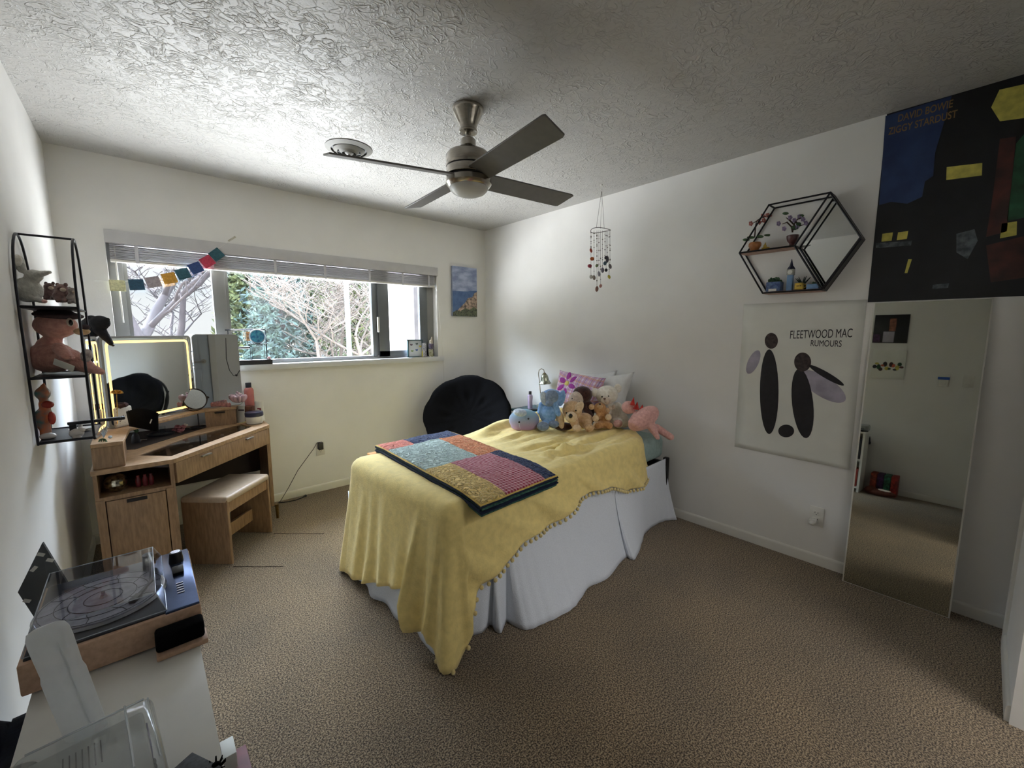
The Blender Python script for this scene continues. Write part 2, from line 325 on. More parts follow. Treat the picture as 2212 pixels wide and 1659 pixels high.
b = B(); b.lathe([(.109,2.157),(.11,2.155),(.11,2.123),(.108,2.121)],(fx,fy,0),seg=40); b.obj('blade_hub', m_nick, fan)
b = B(); b.lathe([(.106,2.113),(.112,2.108),(.113,2.085),(.1,2.07),(.094,2.068)],(fx,fy,0),seg=40); b.obj('light_ring', m_nick, fan)
m_frost = mat('frosted_glass', (205,205,200), .35, 0, .02, 10)
b = B(); b.lathe([(.096,2.072),(.094,2.06),(.08,2.045),(.05,2.033),(.02,2.029),(.002,2.028)],(fx,fy,0),seg=40); b.obj('light_cover', m_frost, fan)
def blade(ang):
    b = B(); e = Vector((math.cos(ang), math.sin(ang), 0)); t = Vector((-math.sin(ang), math.cos(ang), 0)); tt = (t*math.cos(.27) - Vector((0,0,1))*math.sin(.27)).normalized(); n = e.cross(tt)
    M = Matrix((e, tt, n)).transposed().to_4x4(); M.translation = Vector((fx,fy,2.120))
    b.prism([(.055,-.056),(.64,-.066),(.655,-.06),(.635,.058),(.62,.064),(.055,.064)], -.004, .004, M); b.obj('blade', m_blade, fan, bevel=.0015)
for k, a in enumerate((-6, 86.5, 163.5, 264)): blade(math.radians(a))
# vent
m_vent = mat('vent_metal', (142,140,134), .6, 0, .05, 20); vx, vy = -1.862, -1.085
v = thing('ceiling_vent', 'round white metal air vent of nested rings in the ceiling', 'vent', (vx,vy,H))
def ring(name, r0, r1, z0, z1, m):
    b = B(); b.lathe([(r0,z0),(r0+.002,z0-.003),(r1,z1-.003),(r1,z1),(r0,z0+.002)],(vx,vy,0),seg=40,cap=False); b.obj(name, m, v)
ring('outer_ring', .13, .101, 2.439, 2.428, m_vent); ring('vane_ring', .086, .068, 2.43, 2.416, m_vent); ring('vane_ring', .055, .040, 2.426, 2.410, m_vent)
b = B(); b.lathe([(.024,2.43),(.025,2.412),(.016,2.404),(.002,2.403)],(vx,vy,0)); b.box((vx,vy,2.4),(.012,.004,.012)); b.obj('centre_knob', m_vent, v)
b = B(); b.cyl((vx,vy,2.4385),(vx,vy,2.4365),.103,seg=32); b.obj('duct_shadow', m_blk, v)

# ================= OUTLETS =================
def outlet(name, P, n, label, wdt=.07, hgt=.115, grp=None):
    n = Vector(n); x = Vector((0,0,1)).cross(n); M = Matrix((x, Vector((0,0,1)), n)).transposed(); P = Vector(P)
    t = thing(name, label, 'outlet', P)
    b = B(); b.box(P+n*.003, (wdt,hgt,.006), M, .002); b.obj('cover_plate', m_white, t)
    for s in (-1,1):
        b = B(); c = P + Vector((0,0,s*.02)) + n*.0065; b.box(c, (.034,.028,.002), M, .0008); q = b.obj('receptacle', m_white, t)
        b = B()
        for dx in (-.007,.007): b.box(c + x*dx + n*.0012 + Vector((0,0,.003)), (.0022,.009,.0006), M)
        b.cyl(c + n*.0008 - Vector((0,0,.008)), c + n*.0016 - Vector((0,0,.008)), .0026, seg=10); b.obj('slots', m_blk, q)
    return t
outlet('wall_outlet', (0,-3.128,.29), (-1,0,0), 'white double outlet on the right wall below the off-white figure poster')
b = B(); b.box((-.022,-3.118,.263),(.03,.036,.03),None,.006); b.ball((-.03,-3.118,.255),(.02,.016,.014)); tag(b.obj('night_light', m_white), 'small white plug-in unit in the lower socket of the right wall outlet', 'plug')
outlet('wall_outlet', (-1.80,0,.372), (0,-1,0), 'white outlet plate on the window wall under a black power adaptor')
ad = thing('power_adaptor', 'black power adaptor in the window-wall outlet with a thin cord running to the floor', 'adaptor', (-1.805,-.02,.4))
b = B(); b.box((-1.805,-.028,.402),(.038,.04,.062),None,.004); b.obj('adaptor_body', m_blk, ad)
b = B(); b.tube([(-1.81,-.035,.435),(-1.835,-.045,.44),(-1.87,-.05,.39),(-1.92,-.05,.33),(-2.0,-.06,.24),(-2.08,-.08,.12),(-2.15,-.1,.03),(-2.2,-.12,.008)],.0025,6); b.obj('cord', m_blk, ad)
b = B(); P = [at(x,y,'z',.006) for x,y in ((603,1086),(620,1084),(640,1080),(655,1074))]; b.tube(P,.004,6); q = at(660,1071,'z',.012); b.tube([P[-1]+Vector((0,0,.004)),q],[.007,.008],8); b.ball(q,(.011,.011,.01))
tag(b.obj('floor_cable', m_blk), 'thick black cable end lying on the carpet along the window-wall baseboard', 'cable')
# carpet seams
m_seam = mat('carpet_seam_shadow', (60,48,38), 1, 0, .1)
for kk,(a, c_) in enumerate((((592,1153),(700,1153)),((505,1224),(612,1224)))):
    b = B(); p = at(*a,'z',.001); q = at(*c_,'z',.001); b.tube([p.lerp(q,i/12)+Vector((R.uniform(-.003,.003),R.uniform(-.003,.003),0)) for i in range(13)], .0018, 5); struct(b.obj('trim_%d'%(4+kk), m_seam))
# ================= BED =================
BA = math.radians(2.6); BO = Vector((-2.0,-2.31,0)); BX = Vector((math.cos(BA), math.sin(BA), 0)); BY = Vector((-math.sin(BA), math.cos(BA), 0)); BZ = Vector((0,0,1)); BR = Matrix((BX, BY, BZ)).transposed()
def bw(u, v, z): return BO + BX*u + BY*v + BZ*z
def bloc(P): d = Vector(P)-BO; return d.dot(BX), d.dot(BY), d.z
def interp(tb, x):
    if x <= tb[0][0]: return tb[0][1]
    for (a, p), (b, q) in zip(tb, tb[1:]):
        if x <= b: return p + (q-p)*(x-a)/(b-a)
    return tb[-1][1]
def sm(x, a, b): t = max(0, min(1, (x-a)/(b-a))); return t*t*(3-2*t)
bed = thing('bed', 'single bed with a white waffle skirt and black frame, its head against the right wall', 'bed', BO)
m_matt = mat('mattress_fabric', (160,182,178), .8, 0, .06, 40, .2, 300)
b = B(); b.box(bw(.97,.485,.54), (1.88,.95,.17), BR, .045, 4); b.obj('mattress', m_matt, bed)
m_bf = mat('black_metal', (20,20,22), .5, .2, .1, 30)
b = B()
for v in (.02,.95): b.box(bw(.97,v,.36),(1.88,.03,.14),BR,.004)
for u in (.04,1.9): b.box(bw(u,.485,.36),(.03,.93,.14),BR,.004)
b.box(bw(1.905,-.01,.33),(.035,.035,.26),BR,.004)
for u in (.05,1.9):
    for v in (.05,.92): b.box(bw(u,v,.15),(.04,.04,.30),BR)
b.obj('bed_frame', m_bf, bed)
# skirt
m_skirt = mat('waffle_cotton', (234,239,248), .95, 0, .03, 200, .5, 260)
pts = [(1.93,-.02)]
near = [bloc(at(x,y,'z',.004))[:2] for x, y in ((1462,1123),(1445,1124),(1431,1127),(1412,1136),(1393,1153),(1385,1178),(1373,1206),(1362,1208),(1349,1206),(1311,1250),(1273,1268),(1250,1300),(1235,1316),(1200,1336),(1174,1347),(1150,1358),(1129,1360),(1108,1350),(1093,1343),(1083,1366),(1071,1364),(1060,1350),(1036,1369),(1005,1374),(981,1376))]
foot = [(-.045,.02),(-.05,.15),(-.03,.25),(-.06,.36),(-.04,.5),(-.07,.6),(-.04,.72),(-.06,.85),(-.03,.99)]
bot = near + foot
top = []
for (u, v) in near: top.append((min(1.9, max(0.0, u)), -.012, .45))
for (u, v) in foot: top.append((-.012, max(0,v-.02), .45))
b = B(); nb = len(bot)
def cr(P, t):  # smooth sampling
    i = min(int(t), len(P)-2); f = t-i; a = P[max(i-1,0)]; p = P[i]; q = P[i+1]; d = P[min(i+2,len(P)-1)]
    return tuple(.5*((2*p[k]) + (-a[k]+q[k])*f + (2*a[k]-5*p[k]+4*q[k]-d[k])*f*f + (-a[k]+3*p[k]-3*q[k]+d[k])*f**3) for k in range(len(p)))
def skf(s, t):
    x = s*(nb-1); bu, bv = cr(bot, x); tu, tv, tz = cr(top, x); e = t**1.6
    w = .0015*math.sin(x*7.3)*t
    return bw(tu+(bu-tu)*e, tv+(bv-tv)*e - (w if x < len(near) else 0), tz*(1-t)+.004)
b.grid(skf, 260, 18); b.obj('bed_skirt', m_skirt, bed, ang=180, solid=.003)

# ---- yellow blanket ----
m_yel = mat('yellow_crinkle_cotton', (250,226,150), .9, 0, .05, 30, .35, 120, sheen=.2, spec=.2)
blk = thing('blanket', 'yellow cotton throw with pom-pom trim draped crookedly over the bed', 'blanket', BO)
def ztop(u, v):
    z = .648 + .05*sm(u,.75,1.2)*sm(v,.45,.95) + .012*sm(u,1.2,1.7)
    w = sm(u,.7,1.0)
    p = Vector((u*1.6, v*16 + 1.2*mn.noise(Vector((u*3,v*3,1))), 3.1))
    z += w*.040*mn.noise(p) + w*.016*mn.noise(Vector((u*4, v*34, 8.2))) + .006*mn.noise(Vector((u*6,v*6,0)))
    c = math.exp(-((u-1.0-.5*(v-.25))**2)/.05 - (v-.22)**2/.012); z += .034*c*(.5+mn.noise(Vector((u*18,v*22,5))))
    return z
# perimeter: (u, v, outward angle)
per = []
u = 1.82
while u > .08: per.append((u,.965,90)); u -= .02
for k in range(0,10): a = 90+k*10; per.append((.07+.07*math.cos(math.radians(a)), .895+.07*math.sin(math.radians(a)), a))
v = .885
while v > .08: per.append((0,v,180)); v -= .01
for k in range(0,19): a = 180+k*5; per.append((.06+.06*math.cos(math.radians(a)), .06+.06*math.sin(math.radians(a)), a))
u = .07
while u < 1.5: per.append((u,0,270)); u += .01
for k in range(0,19): a = 270+k*5; per.append((1.5+.26*math.cos(math.radians(a)), .26+.26*math.sin(math.radians(a)), a))
per.append((1.765,.33,360)); per.append((1.77,.4,360)); per.append((1.77,.485,360))
acc = [0]
for p, q in zip(per, per[1:]): acc.append(acc[-1] + math.hypot(q[0]-p[0], q[1]-p[1]))
nh = [(bloc(atp(x,y,BO-BY*.045,BY))) for x, y in ((985,1357),(1019,1309),(1040,1264),(1081,1230),(1132,1171),(1177,1140),(1208,1120),(1246,1082),(1283,1060),(1321,1051),(1356,1060),(1390,1048),(1417,1030))]
nearhem = [(-.02,.13)] + [(p[0], p[2]) for p in nh]
foothem = [(0,.1),(.06,.12),(.12,.08),(.18,.075),(.205,.19),(.3,.19),(.41,.155),(.6,.09),(.75,.04),(.9,.02),(1,.02)]
def hemz(i):
    u, v, a = per[i]
    if a == 90: return interp([(0,.02),(.4,.1),(1.8,.3)], u)
    if a < 180: return .02
    if a == 180: return interp(foothem, v)
    if a < 270:
        k = (a-180)/90; return interp([(0,.09),(.2,.06),(.42,.012),(.62,.012),(.8,.06),(1,.14)], k)
    if a == 270: return interp(nearhem, u)
    k = (a-270)/90; return interp([(0,nearhem[-1][1]-.01),(.3,nearhem[-1][1]),(.6,.44),(1,.50)], k)
NP = len(per); cols = []
def flare(i):
    u, v, a = per[i]
    if a == 90: return .05
    if a < 180: return .09
    if a == 180: return .075 + .02*sm(v,.3,.0)
    if a < 270: k = (a-180)/90; return .075 + .05*math.sin(PI*k) - .03*k
    if a == 270: return interp([(0,.055),(.3,.04),(1.5,.035)], u)
    return .035
def blanket_pt(i, j, NJ1=26, NJ2=5, NJ3=22):
    u, v, a = per[i]; ar = math.radians(a); nx, ny = math.cos(ar), math.sin(ar); s = acc[i]
    su = max(.5, min(1.60, u)); sv = .485; r = .05
    eu, ev = u - nx*r, v - ny*r
    if j <= NJ1:
        t = j/NJ1; x = su+(eu-su)*t; y = sv+(ev-sv)*t; return (x, y, ztop(x, y))
    zt = ztop(eu, ev)
    ax = interp([(0,1),(acc[-1],1)], s)
    if j <= NJ1+NJ2:
        t = (j-NJ1)/NJ2*PI/2; rr = r+.012; return (eu+nx*rr*math.sin(t), ev+ny*rr*math.sin(t), zt-rr*(1-math.cos(t)))
    t = (j-NJ1-NJ2)/NJ3; z0 = zt-r-.012; hz = hemz(i); z = z0+(hz-z0)*t; o = .012 + flare(i)*t**1.1
    # folds growing downward
    if a == 180: f = .012*math.sin(s*30+2.2*math.sin(s*9)+1.0)*t + .045*mn.noise(Vector((s*11, z*1.5, 2)))*t + .028*math.exp(-((v-.2)/.025)**2)*t - .03*math.exp(-((v-.12)/.03)**2)*t
    elif 180 < a < 270: f = .022*math.sin(math.radians(a-180)*7.5+2.4)*t
    elif a == 270: f = .04*mn.noise(Vector((s*4, z*8+s*4, 7)))*min(1,t*3) + .006*math.sin(s*19+z*26+3*mn.noise(Vector((s*3,z*5,4))))*min(1,t*2)
    else: f = .01*mn.noise(Vector((s*8,z*4,1)))*t
    o = max(o+f, .012+.026*t); tang = (-ny, nx); sh = .012*mn.noise(Vector((s*6,z*3,9)))*t
    return (u+nx*o+tang[0]*sh, v+ny*o+tang[1]*sh, max(z, .008))
NJ = 26+5+22
b = B(); g = [[b.bm.verts.new(bw(*blanket_pt(i,j))) for j in range(NJ+1)] for i in range(NP)]
for i in range(NP-1):
    for j in range(NJ): b.bm.faces.new((g[i][j], g[i+1][j], g[i+1][j+1], g[i][j+1]))
bmesh.ops.remove_doubles(b.bm, verts=b.bm.verts[:], dist=.0015)
b.obj('throw_cloth', m_yel, blk, ang=180, solid=.004)
m_pom = mat('pompom_yarn', (250,228,160), 1, 0, .08, 200, .8, 400, sheen=.3)
pom = None; last = -1; cnt = 0
for i in range(NP):
    if per[i][2] < 205: continue
    if acc[i]-last < .021 and last > 0: continue
    last = acc[i]; p = bw(*blanket_pt(i, NJ)); p = p + Vector((0,0,-.012 if p.z > .025 else 0)) + (BY*-.004)
    cnt += 1
    if cnt > 99: break
    if pom is None:
        b = B(); b.ball((0,0,0), (.0095,.0095,.0105), None, 10, 7); me = b.obj('pompom', m_pom, blk); pom = me
        pom.location = p - blk.location
    else:
        q = pom.copy(); col.objects.link(q); q.parent = blk; q.location = p - blk.location
# bunched cloth near the middle
# ---- quilt ----
qt = thing('folded_quilt', 'folded patchwork quilt of red, orange, teal and yellow squares on the yellow blanket', 'quilt', bw(.4,.5,.65))
QZ = .70; Q = [at(812,958,'z',QZ-.005), at(968,928,'z',QZ), at(1203,1017,'z',QZ-.008), at(1038,1080,'z',QZ-.015)]
def qp(u, v, z=0, ins=0): # u 0..1 foot->head, v 0..1 far->near
    a = Q[0].lerp(Q[1], u); c = Q[3].lerp(Q[2], u); P = a.lerp(c, v); return P + Vector((0,0,z-.02*sm(v,.86,1.03)-.006*sm(v,.12,0)))
def quiltmat(name, c, c2=None, ging=False, var=.08):
    if name in MC: return MC[name]
    m = mat(name, c, .92, 0, var, 80, 0, 1, c2=c2, sheen=.2, spec=.2); N = m.node_tree.nodes; L = m.node_tree.links; bs = N['Principled BSDF']
    tc = N.new('ShaderNodeTexCoord'); n = N.new('ShaderNodeTexNoise'); n.inputs['Scale'].default_value = 22; n.inputs['Detail'].default_value = 1; n.inputs['Distortion'].default_value = 2.2; L.new(tc.outputs['Object'], n.inputs['Vector'])
    a = N.new('ShaderNodeMath'); a.operation = 'SUBTRACT'; a.inputs[1].default_value = .5; L.new(n.outputs['Fac'], a.inputs[0]); a2 = N.new('ShaderNodeMath'); a2.operation = 'ABSOLUTE'; L.new(a.outputs[0], a2.inputs[0])
    a3 = N.new('ShaderNodeMath'); a3.operation = 'MULTIPLY'; a3.inputs[1].default_value = 9; a3.use_clamp = True; L.new(a2.outputs[0], a3.inputs[0])
    bp = N.new('ShaderNodeBump'); bp.inputs['Distance'].default_value = .014; bp.inputs['Strength'].default_value = .6 if ging else 1.0; L.new(a3.outputs[0], bp.inputs['Height']); L.new(bp.outputs[0], bs.inputs['Normal'])
    if ging:
        mp = N.new('ShaderNodeMapping'); mp.inputs['Rotation'].default_value = (0,0,math.radians(-2)); L.new(tc.outputs['Object'], mp.inputs[0]); outs = []
        for d in ('X','Y'):
            w = N.new('ShaderNodeTexWave'); w.bands_direction = d; w.inputs['Scale'].default_value = 17; L.new(mp.outputs[0], w.inputs['Vector']); g_ = N.new('ShaderNodeMath'); g_.operation = 'GREATER_THAN'; g_.inputs[1].default_value = .5; L.new(w.outputs['Fac'], g_.inputs[0]); outs.append(g_)
        s_ = N.new('ShaderNodeMath'); s_.operation = 'ADD'; L.new(outs[0].outputs[0], s_.inputs[0]); L.new(outs[1].outputs[0], s_.inputs[1]); h_ = N.new('ShaderNodeMath'); h_.operation = 'MULTIPLY'; h_.inputs[1].default_value = .5; L.new(s_.outputs[0], h_.inputs[0])
        cr_ = N.new('ShaderNodeValToRGB'); cr_.color_ramp.elements[0].color = (*lin((222,168,176)),1); cr_.color_ramp.elements[1].color = (*lin((156,34,62)),1); L.new(h_.outputs[0], cr_.inputs[0]); L.new(cr_.outputs[0], bs.inputs['Base Color'])
    return m
qm = [quiltmat('quilt_coral', (238,140,120)), quiltmat('quilt_navy', (44,62,104)), quiltmat('quilt_seafoam', (206,224,216), (170,192,188)), quiltmat('quilt_orange', (226,120,66), (240,170,120)), quiltmat('quilt_gold', (250,216,138)), quiltmat('quilt_gingham', (200,80,96), ging=True)]
def qmf(u, v):
    if v < .16: return 0 if u < .33 else 1
    if v < .57: return 2 if u < .66 else 3
    return 4 if u < .3 else (5 if u < .84 else 1)
def edge_round(u, v, e=.012):
    du = min(u, 1-u)*.55; dv = min(v, 1-v)*1.1; d = min(du, dv)
    return -e*(1-min(1, d/e))**2
b = B(); b.grid(lambda u, v: qp(u, v, edge_round(u,v) + .003*mn.noise(qp(u,v)*45) + .008*mn.noise(qp(u,v)*6)), 60, 120, qmf)
b.obj('patchwork_top', qm, qt, ang=180, solid=.004)
m_nav = mat('navy_binding', (22,38,62), .9, 0, .15, 60, .4, 200); m_tealq = mat('dark_green_print', (26,64,62), .9, 0, .2, 90, .4, 200, c2=(70,110,90)); m_gold = mat('gold_edge', (214,180,96), .9, 0, .1, 60); m_orq = mat('orange_layer', (222,160,96), .9, 0, .1, 60)
lay = [(-.004,-.009,m_gold,.0,.0),(-.009,-.019,m_nav,.006,0),(-.019,-.026,m_tealq,-.01,.01),(-.026,-.036,m_nav,.008,-.01),(-.036,-.043,m_nav,.0,.012),(-.043,-.055,m_tealq,-.014,0)]
for (z1, z0, m_, du, dv) in lay:
    b = B(); n = 40
    def lyr(z):
        P = []
        for i in range(n): P.append((i/n, 0))
        for i in range(n): P.append((1, i/n))
        for i in range(n): P.append((1-i/n, 1))
        for i in range(n): P.append((0, 1-i/n))
        out = []
        for (u, v) in P:
            o = .008*mn.noise(Vector((u*6, v*9, z*80)))+.004
            q = qp(u + (o+du if u > .5 else -o-du*.6), v + ((o+dv)*.5 if v > .5 else -(o+dv)*.5), z)
            out.append(b.bm.verts.new(q))
        return out
    A = lyr(z0); Mx = [b.bm.verts.new((a.co + Vector((0,0,(z1-z0)/2))) + (a.co - qp(.5,.5)).normalized()*.004) for a in A]; T = lyr(z1)
    b.bm.faces.new(A[::-1]); b.bm.faces.new(T)
    for i in range(len(A)):
        k = (i+1)%len(A); b.bm.faces.new((A[i],A[k],Mx[k],Mx[i])); b.bm.faces.new((Mx[i],Mx[k],T[k],T[i]))
    b.obj('quilt_layer', m_, qt, ang=50)
b = B(); b.box(qp(.03,.02,-.055),(.12,.10,.012),BR,.004); b.obj('quilt_layer', m_orq, qt)

# ---- pillows ----
def pillow(name, cs, th, m, parent=None, n=28, wr=.006, seed=0, p=4, mf=None):
    a, b_, c, d = [Vector(x) for x in cs]; nrm = (b_-a).cross(d-a).normalized(); bb = B()
    def f(s, sign):
        def g_(u, v):
            x = 2*u-1; y = 2*v-1; k = (max(0,1-abs(x)**p)*max(0,1-abs(y)**p))**.55
            pin = .045*(1-abs(y)**2)*(1 if x > 0 else -1)*(abs(x)**6); pin2 = .045*(1-abs(x)**2)*(1 if y > 0 else -1)*(abs(y)**6)
            P = (a.lerp(b_, u-pin)).lerp(d.lerp(c, u-pin), v-pin2)
            return P + nrm*sign*(th*.5*k + wr*k*mn.noise(Vector((x*3+seed,y*3,seed))) )
        return g_
    bb.grid(f(0,1), n, n, mf); bb.grid(f(0,-1), n, n, mf); bmesh.ops.remove_doubles(bb.bm, verts=bb.bm.verts[:], dist=.0008); return bb.obj(name, m, parent, ang=180)
m_pw = mat('white_pillowcase', (226,226,224), .85, 0, .03, 30, .2, 200)
tag(pillow('pillow', [at(1250,806,'x',-.05), at(1334,800,'x',-.05), (-.14,-1.75,.67), (-.14,-1.28,.67)], .12, m_pw, wr=.03, seed=4), 'crumpled white pillow against the right wall, behind the upright white pillow', 'pillow')
tag(pillow('pillow', [at(1262,818,'x',-.13), at(1371,803,'x',-.10), (-.24,-1.93,.66), (-.26,-1.36,.66)], .14, m_pw, wr=.012, seed=1), 'smooth white pillow standing upright behind the cream teddy bear', 'pillow')
def plaidmat():
    m = mat('plaid_pillow_cloth', (206,170,196), .9, 0, .05, 60, .3, 220); N = m.node_tree.nodes; L = m.node_tree.links; bs = N['Principled BSDF']; tc = N.new('ShaderNodeTexCoord')
    mp = N.new('ShaderNodeMapping'); mp.inputs['Rotation'].default_value = (math.radians(-10),0,0); L.new(tc.outputs['Object'], mp.inputs[0])
    cur = None
    for (d, s, c, th) in (('Y',11,(186,120,178),.6),('Z',11,(196,140,186),.6),('Y',5.5,(120,80,150),.93),('Z',6.5,(214,150,110),.9),('Y',9,(214,160,120),.9)):
        w = N.new('ShaderNodeTexWave'); w.bands_direction = d; w.inputs['Scale'].default_value = s; L.new(mp.outputs[0], w.inputs['Vector']); g_ = N.new('ShaderNodeMath'); g_.operation = 'GREATER_THAN'; g_.inputs[1].default_value = th; L.new(w.outputs['Fac'], g_.inputs[0])
        h_ = N.new('ShaderNodeMath'); h_.operation = 'MULTIPLY'; h_.inputs[1].default_value = .55; L.new(g_.outputs[0], h_.inputs[0])
        mx = N.new('ShaderNodeMix'); mx.data_type = 'RGBA'; L.new(h_.outputs[0], mx.inputs[0]); mx.inputs[7].default_value = (*lin(c),1)
        if cur: L.new(cur.outputs[2], mx.inputs[6])
        else: mx.inputs[6].default_value = (*lin((232,218,232)),1)
        cur = mx
    L.new(cur.outputs[2], bs.inputs['Base Color']); return m
pp = thing('throw_pillow', 'pink and purple plaid throw pillow with a magenta flower patch, left of the white pillows', 'pillow', (-.3,-1.35,.67))
PC = [at(1209,799,'x',-.22), at(1309,817,'x',-.24), at(1290,895,'x',-.36), at(1196,868,'x',-.36)]
pillow('pillow_case', PC, .12, [plaidmat()], pp, wr=.006, seed=2)
m_mag = mat('magenta_applique', (170,62,160), .85, 0, .1, 60); m_yc = mat('yellow_felt', (240,226,130), .85, 0, .06, 60)
pn = (PC[1]-PC[0]).cross(PC[3]-PC[0]).normalized(); 
if pn.x > 0: pn = -pn
ax_ = (PC[1]-PC[0]).normalized(); ay_ = ax_.cross(pn).normalized()
fc = PC[0].lerp(PC[1],.33).lerp(PC[3].lerp(PC[2],.33),.42)
PM = Matrix((ax_, ay_, pn)).transposed()
for k in range(6):
    a = 2*PI*k/6+.3; dv = ax_*math.cos(a)+ay_*math.sin(a); b = B(); b.ball(fc+dv*.062+pn*.056, (.038,.022,.006), PM @ Matrix.Rotation(a,3,'Z')); b.obj('petal', m_mag, pp)
b = B(); b.ball(fc+pn*.06, (.02,.02,.008), PM); b.obj('flower_centre', m_yc, pp)

# ================= PLUSH TOYS =================
class Toy:
    def __init__(s, name, label, base, z, group='soft toys on the bed', cat='soft toy', yoff=0):
        p = at(*base,'z',z); s.px = PX(p); s.t = thing(name, label, cat, p, group); s.b = B()
    def e(s, x, y, rx, ry, off=0, rd=None, rot=0, b=None):
        k = s.px.s; rd = (rx+ry)/2 if rd is None else rd
        (b or s.b).ball(s.px.P(x,y,off), (rx*k, rd*k, ry*k), s.px.M @ Matrix.Rotation(-math.radians(rot),3,'Y'), 20, 14)
    def limb(s, p0, p1, r0, r1, o0=0, o1=0, n=6, b=None):
        k = s.px.s; a = s.px.P(*p0,o0); c = s.px.P(*p1,o1)
        for i in range(n+1): t = i/n; (b or s.b).ball(a.lerp(c,t), (r0+(r1-r0)*t)*k, None, 14, 10)
    def done(s, name, m, vox=.006, disp=.002):
        s.b.obj(name, m, s.t, remesh=vox, disp=disp, dsc=.012); s.b = B()
    def part(s, name, m, fn, remesh=0, label=None):
        b = B(); fn(b); return b.obj(name, m, s.t, remesh=remesh, label=label)
m_eye = mat('glossy_black_bead', (14,13,14), .15, 0, .05, 10)
m_cream = fur('cream_plush', (246,240,228), (230,222,206)); m_tan = fur('tan_plush', (230,196,154), (206,166,122)); m_tanl = fur('pale_tan_plush', (240,216,182), (222,192,154))
m_brn = fur('dark_brown_plush', (84,54,46), (58,38,34)); m_honey = fur('honey_plush', (212,164,112), (188,136,86)); m_ivory = fur('ivory_plush', (224,206,188), (196,178,160))
m_blue = fur('blue_plush', (150,190,238), (118,162,216)); m_bgrey = fur('blue_grey_plush', (146,164,190), (116,134,162)); m_lblue = fur('pale_blue_plush', (214,224,232), (176,192,208))
m_pink = fur('pink_plush', (240,190,180), (220,164,156)); m_red = fur('red_felt', (206,62,50), (176,44,40)); m_pad = fur('pink_paw_pad', (226,190,182), (190,140,140))

# round plush
T = Toy('plush_octopus', 'round blue-to-pink plush ball with a white cap and bead eyes on the bed', (1132,931), .672)
m_grad = mat('blue_pink_plush', (150,190,220), .95, 0, .1, 60, .8, 160, sheen=.4)
N = m_grad.node_tree.nodes; L = m_grad.node_tree.links; tc = N.new('ShaderNodeTexCoord'); sp = N.new('ShaderNodeSeparateXYZ'); L.new(tc.outputs['Object'], sp.inputs[0]); mr = N.new('ShaderNodeMapRange'); mr.inputs[1].default_value = .68; mr.inputs[2].default_value = .80
crr = N.new('ShaderNodeValToRGB'); crr.color_ramp.elements[0].color = (*lin((176,136,176)),1); crr.color_ramp.elements[1].color = (*lin((140,184,206)),1); L.new(sp.outputs[2], mr.inputs[0]); L.new(mr.outputs[0], crr.inputs[0]); L.new(crr.outputs[0], N['Principled BSDF'].inputs['Base Color'])
T.e(1132,906.5,34,24,.06,26); T.e(1132,919,30,12,.06,24); T.done('body', m_grad, .007, .002)
T.part('white_cap', m_lblue, lambda b: T.e(1125,892,17,9,.035,17,-12,b=b))
for (x, y) in ((1121.5,912),(1141.5,904.5)): T.part('eye', m_eye, lambda b: T.e(x,y,2.1,2.1,-.024+.0005*abs(x-1132),1.2,b=b))
T.part('stitched_seam', m_lblue, lambda b: b.tube([T.px.P(1121.5+i*.5,914+i*3,-.026+.0012*i*i*.6) for i in range(5)], .0012, 5))

# blue plush
T = Toy('plush_animal', 'blue floppy-eared plush sitting with a grey-blue face, between the round plush and the tan dog', (1186,929), .675)
T.e(1184,893,20,22,.05,18); T.e(1192,857,23,17,.05,18,-5); T.limb((1197,870),(1206,894),8,6,.02,.0); T.limb((1190,910),(1170,920),9,9,.03,.0); T.limb((1170,875),(1166,890),7,6,.05,.03); T.done('body', m_blue)
T.part('face', m_bgrey, lambda b: (T.e(1192,857,15,15,.012,10,b=b), T.e(1186,872,9,6,.0,8,b=b)), remesh=.006)
T.part('ear', m_lblue, lambda b: T.e(1176,861,9,16,.02,5,18,b=b)); T.part('ear', m_blue, lambda b: T.e(1213,860,8,18,.03,5,-12,b=b))
T.part('foot', m_bgrey, lambda b: T.e(1173,921,13,10,-.02,10,b=b)); T.part('foot', m_bgrey, lambda b: T.e(1196,916,12,8,.0,10,b=b))

# dark brown doll-like plush with a cream face
T = Toy('plush_animal', 'dark brown plush with a pale cream face, behind the tan dog', (1240,926), .675)
T.e(1258,853,22,20,.12,18); T.e(1266,888,19,26,.13,16); T.limb((1262,880),(1278,905),9,8,.1,.06); T.e(1217,921,22,9,.03,12); T.done('body', m_brn)
T.part('face', m_ivory, lambda b: (T.e(1245,862,16,17,.085,14,b=b), T.e(1251,872,10,9,.06,9,b=b)), remesh=.006)
T.part('eye', m_eye, lambda b: T.e(1252,868,1.6,1.3,.028,1,b=b)); T.part('eye', m_eye, lambda b: T.e(1236,861,1.4,1.2,.045,1,b=b))

